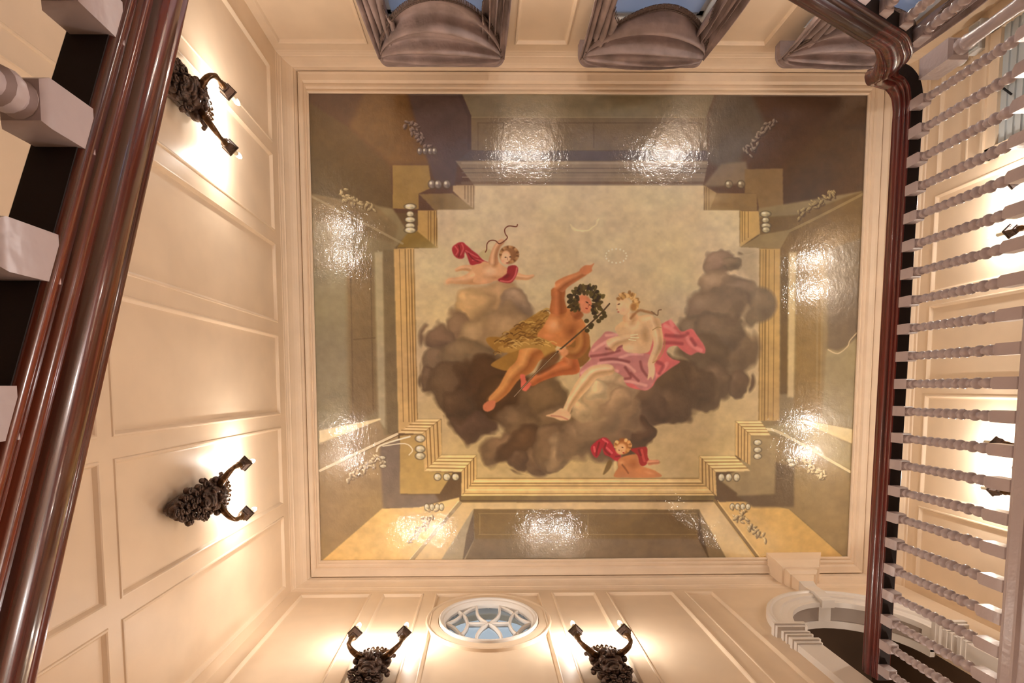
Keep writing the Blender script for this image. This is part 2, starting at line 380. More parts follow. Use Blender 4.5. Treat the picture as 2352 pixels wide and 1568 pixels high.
    S([(1979, 447), (1880, 498), (1812, 531)], 6, (138, 114, 72), .85)
    P([(1700, 568), (1745, 540), (1815, 528), (1790, 572)], (132, 110, 72), 1)
    P([(1697, 485), (1741, 486), (1744, 537), (1716, 556), (1697, 570)], (180, 144, 86), 1)
    for x in (1698, 1703, 1709, 1717): S([(x, 487), (x, 560 - (x - 1697) * .7)], 2, (118, 86, 42), .85)
    P([(1742, 572), (1790, 572), (1788, 966), (1738, 966)], (176, 140, 84), 1)
    for x, w_ in ((1744, 3), (1751, 2), (1757, 4), (1765, 2), (1777, 2)): S([(x, 575), (x - 3, 964)], w_, (120, 90, 46), .8)
    P([(1791, 590), (1810, 590), (1808, 905), (1790, 905)], (92, 70, 36), 2)
    P([(1810, 580), (1828, 580), (1822, 912), (1807, 912)], (182, 158, 114), 2)
    P([(1828, 585), (1890, 585), (1884, 950), (1822, 945)], (126, 98, 54), 3)
    for q in ([(1888, 590), (1882, 950)], [(1876, 600), (1874, 940)]): S(q, 4, (144, 120, 80), .6, 3)
    P([(1898, 574), (1985, 545), (1985, 760), (1945, 795), (1920, 806), (1898, 800)], (98, 82, 64), 4)
    P([(1896, 800), (1925, 808), (1950, 790), (1985, 755), (1985, 990), (1886, 965)], (138, 122, 90), 2)
    S([(1900, 803), (1922, 812), (1944, 796), (1950, 782), (1968, 762)], 3, (190, 166, 128), .8)
    P([(1833, 962), (1956, 985), (1954, 1018), (1840, 970)], (208, 184, 132), 1)
    P([(1720, 985), (1838, 968), (1952, 1020), (1951, 1078), (1800, 1000)], (148, 130, 94), 2)
    P([(1775, 1000), (1951, 1090), (1947, 1286), (1812, 1168), (1722, 1140), (1722, 1000)], (134, 110, 74), 1)
    S([(1760, 985), (1800, 998), (1951, 1083)], 6, (212, 192, 150), .9)
    P([(1724, 1000), (1780, 1010), (1780, 1064), (1778, 1134), (1700, 1138), (1650, 1100), (1690, 1080)], (144, 122, 86), 2)
    P([(1780, 1060), (1822, 1070), (1822, 1163), (1728, 1164), (1692, 1138), (1778, 1134)], (92, 74, 54), 3)
    block([(1687, 966), (1745, 966), (1768, 999), (1723, 999)], [(1723, 999), (1687, 967), (1687, 1044), (1722, 1068)], 5)
    block([(1604, 1046), (1686, 1046), (1722, 1081), (1642, 1083)], [(1642, 1083), (1604, 1046), (1604, 1100), (1645, 1139)], 5)
    # --- sky
    sky = [(1090, 427), (1615, 427), (1615, 484), (1697, 484), (1697, 568), (1742, 570), (1740, 966), (1687, 966), (1687, 1046), (1604, 1046), (1604, 1096), (1095, 1096), (1095, 1044), (1015, 1044), (1014, 962), (960, 962), (952, 571), (1006, 570), (1004, 483), (1090, 482)]
    P(sky, (196, 176, 144), 1, col2=(180, 152, 104), ax=[(1350, 520), (1350, 1100)])
    for i in range(60):
        x, y = rs.uniform(1000, 1700), rs.uniform(440, 900); D(x, y, rs.uniform(25, 80), rs.uniform(15, 40), [(206, 190, 152), (198, 172, 138), (186, 174, 140)][i % 3], .35)
    for q in [(1000, 600), (1100, 470), (1400, 560), (1560, 650), (1480, 480)]: D(q[0], q[1], 90, 60, (200, 186, 146), .5)
    S([(1320, 522), (1350, 524), (1372, 512)], 5, (222, 204, 164), .7, 3)
    # --- clouds
    def puff(x, y, r, col, lit=1.0, dk=.55, hard=5):
        D(x, y, r * 1.05, r, tuple(v * .82 for v in col), .92, hard)
        D(x - r * .12, y - r * .14, r * .9, r * .84, col, .85, 2.2)
        D(x + r * .25, y + r * .35, r * .7, r * .5, tuple(v * dk for v in col), .45, 1)
        D(x - r * .3, y - r * .4, r * .55, r * .42, tuple(min(255, v * 1.18 + 8) for v in col), .55 * lit, 1)
    for x, y, r, col in [(1140, 706, 76, (188, 148, 104)), (1192, 706, 46, (156, 128, 102)), (1096, 690, 46, (196, 156, 108)), (1060, 742, 46, (128, 100, 76)), (1004, 776, 46, (116, 90, 70)), (1110, 768, 62, (158, 128, 92)), (1170, 770, 60, (160, 128, 92)), (1012, 846, 50, (120, 96, 72)), (1072, 820, 66, (124, 100, 72)), (988, 876, 30, (104, 80, 58)), (1034, 898, 58, (98, 74, 50)), (1120, 880, 74, (78, 52, 30)), (1078, 946, 62, (86, 62, 42)), (1170, 912, 74, (78, 52, 28)), (1090, 972, 44, (96, 70, 52)), (1060, 930, 50, (88, 64, 42)), (1250, 920, 62, (112, 86, 56)), (1190, 978, 60, (114, 88, 60)), (1290, 980, 60, (116, 90, 62)), (1152, 1034, 44, (118, 90, 64)), (1200, 1030, 60, (88, 62, 40)), (1240, 1062, 38, (104, 78, 56)), (1196, 1062, 30, (98, 72, 52)), (1278, 1030, 52, (112, 86, 62)), (1300, 1040, 34, (140, 112, 84)),
                        (1740, 700, 46, (122, 102, 80)), (1684, 800, 66, (118, 94, 70)), (1700, 876, 36, (104, 80, 60)), (1664, 596, 32, (140, 114, 94)), (1690, 600, 24, (124, 104, 82)), (1652, 646, 38, (152, 126, 100)), (1686, 672, 46, (124, 104, 84)), (1640, 706, 60, (130, 108, 86)), (1600, 754, 46, (124, 104, 82)), (1660, 760, 60, (112, 92, 72)), (1620, 812, 66, (108, 86, 62)), (1640, 880, 48, (106, 82, 60)), (1620, 918, 36, (108, 84, 60)), (1580, 900, 60, (98, 74, 50)), (1520, 880, 66, (100, 76, 50)), (1540, 938, 54, (102, 78, 54)), (1500, 950, 46, (98, 74, 52)), (1450, 990, 50, (112, 86, 62)), (1400, 1010, 52, (124, 96, 72)), (1340, 1012, 50, (132, 104, 78)), (1470, 1010, 34, (84, 60, 40)),
                        (1470, 920, 56, (120, 92, 66)), (1430, 962, 52, (150, 118, 86)), (1370, 968, 52, (152, 122, 92)), (1400, 880, 44, (196, 164, 122)), (1440, 900, 40, (184, 150, 112)), (1390, 918, 50, (178, 146, 108)), (1340, 940, 32, (196, 164, 122)), (1378, 894, 22, (208, 178, 134)), (1420, 934, 36, (166, 132, 98))]:
        puff(x, y, r, col)
    D(1665, 598, 20, 16, (176, 140, 116), .5, 1)
    F(); P([(1700, 570), (1742, 572), (1740, 760), (1715, 700)], (128, 112, 90), 8, .45)
    # drag the wet cloud edges about
    keep = c.a.copy(); c.a[:] = 0; P([(x + (1350 - x) * .012, y + (760 - y) * .012) for x, y in sky], (255, 255, 255), 3); mk = c.a[..., :1].copy()
    w1 = fbm(PAH, PAW, rs, 4, 14) - .5; w2 = fbm(PAH, PAW, rs, 4, 14) - .5
    yy, xx = np.mgrid[0:PAH, 0:PAW]; sx_ = np.clip(xx + w1 * 95, 0, PAW - 1).astype(int); sy_ = np.clip(yy + w2 * 95, 0, PAH - 1).astype(int)
    wp = keep[sy_, sx_]; sm = mk[sy_, sx_] * mk; c.a[:] = keep * (1 - sm) + wp * sm
    # architecture edges again in front of the cloud on the left
    # --- cherub with bow
    c.frame(1000, 500, .15306)
    fl, fh, fd = (206, 152, 108), (230, 190, 150), (150, 92, 56)
    P([(250, 470), (310, 400), (400, 370), (470, 420), (560, 500), (640, 560), (720, 640), (800, 680), (760, 720), (640, 700), (540, 720), (500, 650), (470, 560), (440, 520), (430, 600), (370, 620), (290, 580)], (166, 32, 44), 1, sm=True)
    for q in ([(300, 440), (340, 500), (310, 560)], [(400, 400), (420, 470), (380, 560)], [(460, 500), (560, 560), (640, 600)], [(560, 640), (650, 640), (760, 690)]): S(q, 22, (206, 92, 92), .7, 2)
    for q in ([(350, 420), (370, 500), (350, 590)], [(500, 540), (560, 620), (640, 660)]): S(q, 20, (110, 10, 26), .7, 2)
    P([(650, 560), (720, 490), (820, 480), (860, 540), (800, 640), (720, 620)], (178, 160, 116), 1, .9, True)
    c.limb([(600, 800), (500, 760), (400, 760), (310, 790)], [60, 50, 36, 20], fl, fh, fd)
    c.limb([(820, 800), (640, 880), (420, 940), (220, 950), (170, 980)], [150, 130, 60, 40, 22], fl, fh, fd)
    P([(540, 760), (640, 700), (800, 670), (900, 640), (1010, 720), (1100, 780), (1090, 860), (980, 930), (820, 960), (680, 990), (560, 960), (600, 860)], fl, 1, sm=True)
    D(820, 800, 130, 90, fh, .8, 1.2); D(900, 900, 140, 50, fd, .5, 1)
    c.limb([(870, 700), (880, 560), (930, 430), (1010, 350)], [70, 56, 46, 34], (186, 130, 92), fh, fd)
    c.limb([(1150, 860), (1280, 890), (1390, 900), (1470, 870)], [60, 44, 34, 16], fl, fh, fd)
    P([(1090, 740), (1200, 720), (1240, 780), (1200, 900), (1130, 980), (1000, 970), (940, 930), (1060, 860)], (150, 28, 36), 1, sm=True)
    S([(1220, 760), (1190, 880), (1110, 960), (980, 950)], 26, (204, 96, 92), .8, 2); D(1060, 880, 80, 40, (120, 8, 20), .8, 1.5, -.5)
    D(1100, 560, 160, 150, (140, 90, 52), 1, 5); D(1050, 600, 88, 118, (214, 164, 124), 1, 4, .1)
    for k in range(26):
        a = k * .24; D(1105 + 128 * math.cos(a), 552 + 112 * math.sin(a), 30, 26, [(166, 112, 66), (112, 68, 34), (186, 138, 90)][k % 3], .8, 2)
    D(1045, 610, 74, 100, (220, 172, 134), 1, 3, .1)
    for q in [(1050, 595), (1120, 590)]: D(q[0], q[1], 20, 12, (70, 40, 30), .9, 2)
    D(1076, 680, 26, 12, (150, 50, 40), .9, 2); S([(1080, 600), (1085, 640)], 10, (160, 100, 70), .7)
    D(1010, 650, 30, 26, (222, 140, 110), .6, 1)
    S([(1230, 110), (1210, 140), (1100, 130), (1040, 180), (1050, 250), (1080, 300), (1040, 350), (960, 395), (900, 350), (820, 350), (775, 400), (770, 480), (750, 520)], 17, (112, 58, 38), 1, 1)
    # --- seated man with vine crown
    c.frame(1080, 590, .2296)
    P([(780, 550), (660, 570), (540, 640), (400, 730), (350, 800), (200, 800), (160, 840), (260, 950), (380, 960), (220, 1060), (230, 1100), (380, 1140), (500, 1080), (700, 960), (860, 900), (800, 700)], (150, 106, 44), 1, sm=True)
    for i in range(90):
        u = rs.rand(); x = 240 + 520 * u + rs.uniform(-30, 30); y = 900 - 300 * u + rs.uniform(-90, 100)
        S([(x, y), (x + 30, y - 18), (x + 62, y - 8)], 13, [(190, 150, 76), (106, 68, 24), (170, 126, 58), (86, 52, 18)][i % 4], .6, 1.5)
    mf, mh, md = (192, 116, 62), (224, 158, 104), (122, 60, 24)
    P([(1130, 700), (1200, 900), (1190, 1020), (1100, 1100), (1020, 1050), (960, 900), (1050, 780)], (128, 84, 34), 1, sm=True)
    c.limb([(960, 1000), (1010, 1090), (860, 1130), (700, 1200), (600, 1260)], [80, 100, 62, 46, 36], (190, 96, 50), (214, 130, 80), md)
    P([(820, 540), (900, 500), (960, 500), (1040, 560), (1130, 640), (1150, 720), (1060, 820), (960, 900), (830, 880), (670, 800), (740, 680)], mf, 1, sm=True)
    D(830, 680, 110, 100, (226, 160, 112), .8, 1.2); D(1010, 740, 110, 120, md, .7, 1, .5); D(780, 790, 90, 40, (212, 130, 84), .7, 1)
    D(900, 660, 40, 70, (150, 84, 40), .5, 1)
    c.limb([(880, 560), (876, 430), (880, 320)], [78, 66, 62], (166, 92, 46), (204, 120, 74), md, (-.6, 0))
    c.limb([(880, 310), (960, 250), (1080, 190), (1150, 150)], [56, 52, 36, 28], (190, 112, 66), (214, 140, 92), md)
    P([(1090, 140), (1140, 90), (1200, 85), (1240, 64), (1215, 110), (1210, 150), (1140, 180)], (196, 116, 72), 1, sm=True)
    # head, wreath
    c.limb([(1040, 600), (1080, 540)], [50, 60], (170, 96, 52), None, md)
    D(1140, 470, 80, 110, (206, 122, 84), 1, 5, -.45)
    for k in range(150):
        a = rs.uniform(0, 6.28); r = rs.uniform(.55, 1.12); x = 1150 + 160 * r * math.cos(a); y = 440 + 140 * r * math.sin(a)
        if (x - 1120) * .6 + (y - 520) * .8 > -10 and x < 1215: continue
        D(x, y, rs.uniform(22, 34), rs.uniform(14, 24), [(52, 42, 14), (84, 72, 28), (38, 28, 10), (70, 54, 22)][k % 4], .95, 3, a)
    D(1145, 490, 64, 84, (212, 128, 92), 1, 3, -.45)
    D(1165, 455, 22, 9, (70, 30, 18), .9, 2, .5); D(1190, 480, 14, 8, (90, 40, 24), .8, 2, .5); D(1160, 515, 18, 9, (140, 30, 24), .9, 2, .3); D(1110, 510, 30, 40, (224, 146, 110), .5, 1)
    S([(1180, 480), (1176, 505)], 7, (150, 70, 44), .8)
    # near arm, hand
    c.limb([(1110, 760), (1120, 880), (1060, 960), (960, 950)], [62, 70, 60, 50], (156, 96, 44), (186, 128, 66), md)
    D(930, 950, 60, 48, (206, 136, 92), 1, 3)
    # thigh and drapery over it
    c.limb([(700, 900), (600, 960), (540, 1090), (430, 1180), (330, 1330), (210, 1440)], [110, 120, 96, 74, 58, 38], (196, 122, 62), (226, 166, 100), md)
    P([(130, 1480), (180, 1440), (250, 1440), (240, 1510), (180, 1545), (135, 1530)], (200, 112, 74), 1, sm=True)
    P([(280, 900), (520, 850), (640, 800), (780, 840), (850, 920), (840, 1010), (760, 1030), (700, 930), (560, 910), (380, 960)], (168, 124, 58), 1, sm=True)
    for i in range(26):
        t = rs.rand(); x = 330 + 460 * t; y = 900 - 60 * math.sin(t * 3) + rs.uniform(-40, 40)
        S([(x, y), (x + 40, y - 10), (x + 80, y + 10)], 12, [(208, 170, 100), (112, 72, 28)][i % 2], .6, 2)
    P([(740, 1000), (860, 940), (900, 1010), (800, 1120), (660, 1180), (700, 1060)], (84, 46, 20), 3, .8, True)
    P([(500, 1180), (545, 1180), (560, 1240), (610, 1270), (560, 1340), (510, 1320), (505, 1250)], (208, 96, 76), 1, sm=True)
    S([(1390, 470), (1300, 570), (1160, 700), (940, 890), (860, 960), (640, 1180), (440, 1395)], 16, (74, 54, 34), 1, 1); S([(860, 960), (640, 1180), (440, 1395)], 6, (190, 160, 130), .8, 1)
    for q in [(1330, 560), (1310, 610), (1280, 640), (1250, 600), (1210, 680), (1160, 640), (1165, 735), (1200, 700), (1340, 590)]: D(q[0], q[1], 30, 26, (60, 50, 18), .95, 3)
    D(900, 935, 44, 16, (218, 150, 108), .8, 2, .3)
    # --- seated woman in rose drapery
    c.frame(1240, 640, .2168)
    wf, wh, wd = (212, 172, 126), (234, 204, 164), (160, 112, 72)
    P([(1180, 480), (1280, 480), (1370, 440), (1440, 500), (1500, 560), (1600, 530), (1660, 600), (1740, 720), (1740, 790), (1660, 780), (1590, 810), (1500, 760), (1440, 710), (1360, 730), (1340, 790), (1400, 850), (1480, 880), (1380, 950), (1240, 1060), (1180, 1150), (1080, 1180), (900, 1100), (1000, 800)], (206, 96, 96), 1, sm=True)
    for q in ([(1320, 500), (1400, 540), (1460, 600)], [(1540, 600), (1600, 700), (1700, 760)], [(1340, 900), (1280, 980), (1200, 1050)], [(1400, 500), (1380, 450)]): S(q, 40, (232, 136, 130), .75, 6)
    for q in ([(1330, 600), (1500, 610), (1560, 580)], [(1300, 680), (1400, 680), (1500, 690)], [(1240, 880), (1300, 920), (1260, 1000)], [(1600, 640), (1640, 700)]): S(q, 36, (146, 52, 56), .75, 6)
    P([(700, 560), (800, 580), (850, 640), (900, 760), (1150, 800), (1200, 900), (1220, 1050), (1150, 1170), (1060, 1170), (980, 1110), (900, 1100), (880, 1040), (760, 970), (620, 950), (500, 1010), (430, 1100), (420, 980), (480, 900), (540, 850), (510, 810), (560, 700), (640, 620)], (188, 116, 112), 1, sm=True)
    for q in ([(560, 760), (680, 680), (800, 620)], [(700, 600), (820, 590)], [(620, 900), (760, 880), (900, 900), (1000, 980)], [(440, 1000), (560, 930), (680, 930), (820, 980)], [(840, 840), (960, 800), (1080, 800)], [(900, 1080), (1000, 1100), (1120, 1130)]): S(q, 30, (224, 162, 152), .75, 5)
    for q in ([(540, 820), (700, 800), (840, 760)], [(640, 860), (780, 850), (940, 880)], [(900, 940), (960, 1040), (900, 1060)], [(700, 740), (800, 740), (880, 700)], [(1060, 880), (1080, 960), (1140, 1040)], [(960, 1000), (1040, 1080)]): S(q, 28, (126, 58, 58), .75, 5)
    c.limb([(760, 960), (580, 990), (480, 1090), (380, 1220), (310, 1330), (270, 1430)], [50, 70, 76, 60, 44, 36], wf, wh, wd)
    P([(60, 1450), (140, 1420), (230, 1370), (320, 1430), (310, 1490), (220, 1500), (140, 1470)], (214, 170, 128), 1, sm=True); S([(120, 1450), (220, 1460), (290, 1490)], 18, (180, 110, 90), .7, 3)
    P([(900, 440), (980, 420), (1080, 390), (1180, 390), (1240, 470), (1200, 600), (1180, 700), (1140, 780), (1000, 790), (890, 760), (860, 640), (790, 540), (830, 480)], wf, 1, sm=True)
    D(980, 500, 110, 80, wh, .8, 1); D(1110, 600, 60, 130, wd, .6, 1); D(960, 740, 100, 60, wh, .5, 1); D(1120, 430, 70, 50, wh, .7, 1)
    c.limb([(1190, 440), (1230, 560), (1250, 700), (1200, 830), (1170, 900)], [66, 62, 52, 40, 30], wf, wh, wd)
    P([(1140, 890), (1200, 890), (1215, 980), (1190, 1070), (1170, 1040), (1135, 1070), (1145, 980)], (218, 180, 140), 1, sm=True)
    S([(1190, 545), (1240, 515), (1280, 520)], 10, (160, 120, 70), .8)
    c.limb([(740, 720), (800, 670), (900, 640), (990, 610)], [66, 56, 44, 30], wf, wh, wd)
    S([(960, 600), (1030, 590)], 14, wh, .9); S([(960, 625), (1040, 625)], 14, wh, .9); S([(940, 645), (1010, 655)], 12, wh, .9)
    c.limb([(960, 450), (950, 380)], [70, 66], (206, 160, 116), wh, wd)
    D(880, 290, 82, 104, (218, 176, 132), 1, 5, -.15)
    for k in range(60):
        a = rs.uniform(-2.9, .9); r = rs.uniform(.6, 1.05); x = 925 + 110 * r * math.cos(a); y = 250 + 100 * r * math.sin(a)
        if x < 870 and y > 215: continue
        D(x, y, 30, 22, [(196, 148, 84), (222, 180, 118), (142, 92, 46)][k % 3], .85, 2, a)
    D(985, 300, 46, 56, (160, 106, 56), .9, 2)
    D(872, 310, 66, 84, (222, 182, 140), 1, 3, -.15)
    D(830, 270, 20, 9, (80, 44, 30), .9, 2, -.3); D(812, 325, 12, 10, (190, 130, 96), .9, 2); D(826, 352, 16, 8, (170, 66, 56), .9, 2); D(880, 330, 30, 30, (226, 150, 120), .4, 1)
    S([(960, 420), (1040, 340), (1120, 350), (1200, 370)], 26, (150, 96, 56), .8, 5); S([(1180, 350), (1240, 390), (1250, 340), (1280, 330)], 14, (126, 96, 70), .9)
    S([(1320, 640), (1310, 740), (1260, 840), (1190, 890)], 10, (178, 124, 80), .9)
    # --- lower cherub
    c.frame(1340, 980, .08503)
    P([(190, 560), (280, 440), (420, 330), (560, 280), (680, 350), (780, 480), (860, 640), (1000, 760), (960, 900), (860, 920), (700, 800), (560, 740), (500, 560), (440, 700), (350, 830), (240, 740)], (176, 24, 44), 1, sm=True)
    for q in ([(280, 540), (300, 660)], [(520, 330), (640, 420)], [(620, 560), (760, 700)]): S(q, 60, (220, 100, 104), .7, 2)
    for q in ([(420, 420), (360, 620), (340, 760)], [(600, 440), (560, 600), (700, 740)], [(860, 800), (960, 780)]): S(q, 56, (122, 6, 24), .8, 2)
    P([(1260, 610), (1420, 560), (1560, 540), (1700, 550), (1720, 800), (1760, 900), (1640, 1040), (1500, 1020), (1440, 760)], (156, 20, 22), 1, sm=True)
    S([(1560, 620), (1600, 800), (1640, 920)], 70, (196, 70, 62), .7, 2); S([(1480, 620), (1540, 760)], 60, (110, 4, 8), .7, 2)
    P([(520, 1290), (600, 1040), (660, 920), (740, 880), (760, 1000), (680, 1160)], (106, 80, 40), 1, sm=True); P([(800, 940), (900, 930), (880, 1180), (820, 1180)], (206, 180, 128), 2, sm=True)
    c.limb([(1740, 960), (1860, 950), (2020, 940)], [70, 60, 50], (190, 116, 84), (214, 150, 110), (130, 66, 34))
    P([(920, 900), (1060, 800), (1300, 740), (1440, 760), (1500, 960), (1580, 1060), (1800, 1130), (1960, 1200), (2060, 1350), (1100, 1365), (820, 1340), (860, 1200), (920, 1100)], (184, 110, 62), 1, sm=True)
    D(1010, 960, 130, 110, (216, 150, 106), .7, 1); D(1340, 1000, 180, 200, (140, 66, 24), .6, 1); S([(1040, 1020), (1120, 1120), (1200, 1240)], 40, (100, 44, 14), .7, 4); D(1760, 1230, 180, 60, (204, 138, 96), .6, 1, .3)
    D(1050, 540, 240, 230, (168, 98, 44), 1, 5); D(1000, 590, 170, 190, (220, 160, 110), 1, 3, .5)
    for k in range(34):
        a = rs.uniform(-3.4, .9); D(1050 + 200 * math.cos(a), 500 + 160 * math.sin(a), 66, 48, [(206, 140, 76), (140, 76, 30), (232, 180, 116)][k % 3], .75, 2, a)
    D(1040, 545, 40, 18, (80, 36, 16), .9, 2, .3); D(950, 620, 34, 18, (80, 36, 16), .8, 2, .3); D(1070, 690, 40, 22, (150, 30, 24), .9, 2, .3); D(1020, 640, 22, 40, (160, 96, 56), .6, 1)
    # --- scrolls, garlands
    F()
    def ball(x, y, rx, ry, col=(196, 184, 154)):
        D(x, y, rx * 1.2, ry * 1.2, (74, 60, 44), .9, 4); D(x, y, rx, ry, col, 1, 3); D(x - rx * .3, y - ry * .3, rx * .5, ry * .5, (232, 224, 200), .8, 1.5); D(x + rx * .4, y + ry * .4, rx * .5, ry * .5, tuple(v * .5 for v in col), .5, 1.2)
    def garland(a, b, n, w_, col, dk):
        for i in range(n * 7):
            t = rs.rand(); x = a[0] + (b[0] - a[0]) * t + rs.uniform(-w_, w_) * (1.1 - .5 * t); y = a[1] + (b[1] - a[1]) * t + rs.uniform(-w_, w_) * (1.1 - .5 * t)
            an = rs.uniform(0, 3.14)
            D(x + 2, y + 2, 8, 3.6, dk, .8, 2.2, an); D(x, y, 7, 3, col, .85, 2.5, an); D(x - 1.5, y - 1.5, 4, 1.6, tuple(min(255, v * 1.25) for v in col), .8, 2, an)
    for y, rx in ((475, 14), (492, 9), (505, 13), (519, 12), (529, 14)): ball(942, y, rx, 7)
    for x, y in ((965, 1006), (965, 1030), (965, 1046)): ball(x, y, 12, 9)
    for x in (1005, 1026, 1046): ball(x, 1094, 9, 9)
    S([(866, 1036), (872, 1024), (905, 1012), (942, 1002)], 4, (226, 214, 186), .9); S([(880, 1024), (930, 1018), (948, 1032), (940, 1044)], 3, (214, 200, 170), .9)
    for x in (980, 992, 1004, 1014): ball(x, 1163, 6, 9)
    for x, y in ((878, 1050), (880, 1060), (880, 1069)): ball(x, y, 9, 5)
    garland((872, 1052), (800, 1098), 5, 11, (192, 174, 140), (104, 84, 62))
    garland((996, 1176), (938, 1240), 6, 12, (200, 176, 138), (110, 88, 66))
    for x in (1655, 1672, 1690): ball(x, 1095, 8, 10)
    for x in (1680, 1692, 1704, 1716): ball(x, 1162, 6, 8)
    for x, y in ((1738, 1015), (1738, 1032), (1738, 1047)): ball(x, y, 10, 7)
    for x, y in ((1812, 1056), (1816, 1066)): ball(x, y, 10, 5)
    garland((1688, 1172), (1752, 1236), 6, 12, (178, 152, 106), (92, 68, 38))
    garland((1832, 1052), (1890, 1094), 5, 11, (206, 186, 144), (96, 76, 48))
    for x, y, rx in ((1756, 492, 13), (1756, 506, 9), (1757, 519, 12), (1757, 528, 10)): ball(x, y, rx, 7, (176, 160, 122))
    garland((1836, 494), (1912, 442), 5, 10, (142, 120, 78), (70, 48, 28))
    garland((1712, 348), (1774, 276), 5, 10, (124, 108, 94), (62, 46, 40))
    garland((936, 280), (985, 345), 5, 10, (116, 98, 92), (60, 44, 42))
    garland((784, 446), (862, 482), 5, 10, (150, 134, 102), (88, 68, 42))
    for x in (964, 976, 988, 998): ball(x, 348, 6, 8, (108, 94, 92))
    for x in (992, 1006, 1026): ball(x, 424, 9, 10, (122, 106, 98))
    for x in (1700, 1672): ball(x, 424, 9, 9, (128, 108, 84))
    for k in range(16):
        a = k * .393; D(1414 + 24 * math.cos(a), 588 + 16 * math.sin(a), 2.6, 2.6, (232, 220, 190), .9, 2)
    # surface: aged varnish mottling
    n1 = fbm(PAH, PAW, rs, 4, 9); n2 = fbm(PAH, PAW, rs, 3, 90); n3 = fbm(PAH, PAW, rs, 3, 30)
    k = 1 + (n1 - .5) * .16 + (n2 - .5) * .13 + (n3 - .5) * .12
    c.a *= k[..., None]
    c.a[..., 2] *= (1 - (n1 - .5) * .15)
    g = c.a.mean(axis=2, keepdims=True); a = g + (c.a - g) * np.array([.84, .92, .90])
    return np.clip(np.clip(a, 0, 1) ** .95 * np.array([1.27, 1.31, 1.33]) - .045, 0, 1)
# ---------------------------------------------------------------- the painted ceiling
o = MB().box(XL - .2, XR + .2, YT - .2, YB + .2, CEIL, CEIL + .12).build('ceiling', 'cornice', kind='structure')
pic = paint_ceiling()
img = bpy.data.images.new('ceiling_painting_colours', PAW, PAH); buf = np.ones((PAH, PAW, 4), np.float32); buf[..., :3] = pic[::-1]
img.pixels.foreach_set(buf.ravel()); img.update(); img.pack()
pm = bpy.data.materials.new('varnished_oil_paint'); pm.use_nodes = True; nt = pm.node_tree; b = nt.nodes['Principled BSDF']
ti = nt.nodes.new('ShaderNodeTexImage'); ti.image = img; ti.extension = 'EXTEND'; nt.links.new(ti.outputs[0], b.inputs['Base Color'])
b.inputs['Roughness'].default_value = .5; b.inputs['Coat Weight'].default_value = 1.0; b.inputs['Coat Roughness'].default_value = .10; b.inputs['Coat IOR'].default_value = 2.0
tc = nt.nodes.new('ShaderNodeTexCoord'); n1 = nt.nodes.new('ShaderNodeTexNoise'); n1.inputs['Scale'].default_value = 9; n1.inputs['Detail'].default_value = 4; n1.inputs['Roughness'].default_value = .62
mp = nt.nodes.new('ShaderNodeMapping'); mp.inputs['Scale'].default_value = (1.6, 1, 1); nt.links.new(tc.outputs['Object'], mp.inputs[0]); nt.links.new(mp.outputs[0], n1.inputs['Vector'])
n2 = nt.nodes.new('ShaderNodeTexNoise'); n2.inputs['Scale'].default_value = 55; n2.inputs['Detail'].default_value = 2; nt.links.new(tc.outputs['Object'], n2.inputs['Vector'])
b2 = nt.nodes.new('ShaderNodeBump'); b2.inputs['Strength'].default_value = .22; b2.inputs['Distance'].default_value = .006; nt.links.new(n2.outputs[0], b2.inputs['Height'])
bp = nt.nodes.new('ShaderNodeBump'); bp.inputs['Strength'].default_value = .25; bp.inputs['Distance'].default_value = .02
nt.links.new(b2.outputs[0], bp.inputs['Normal']); nt.links.new(n1.outputs[0], bp.inputs['Height']); nt.links.new(bp.outputs[0], b.inputs['Coat Normal'])
me = bpy.data.meshes.new('ceiling_painting'); zz = (CEIL - .012) * S
vv = [(PX0 - .01, PY0 - .01), (PX1 + .01, PY0 - .01), (PX1 + .01, PY1 + .01), (PX0 - .01, PY1 + .01)]
me.from_pydata([(x * S, y * S, zz) for x, y in vv] + [(x * S, y * S, CEIL * S - .002) for x, y in vv], [], [(0, 3, 2, 1), (4, 5, 6, 7), (0, 1, 5, 4), (1, 2, 6, 5), (2, 3, 7, 6), (3, 0, 4, 7)])
uv = me.uv_layers.new(name='UVMap')
for l in me.loops:
    x, y, _ = me.vertices[l.vertex_index].co; uv.data[l.index].uv = ((x / S - PX0) / (PX1 - PX0), 1 - (y / S - PY0) / (PY1 - PY0))
me.materials.append(pm); o = bpy.data.objects.new('ceiling_painting', me); C.objects.link(o)
tag(o, 'large varnished ceiling painting of figures on clouds framed by painted stone architecture', 'painting')

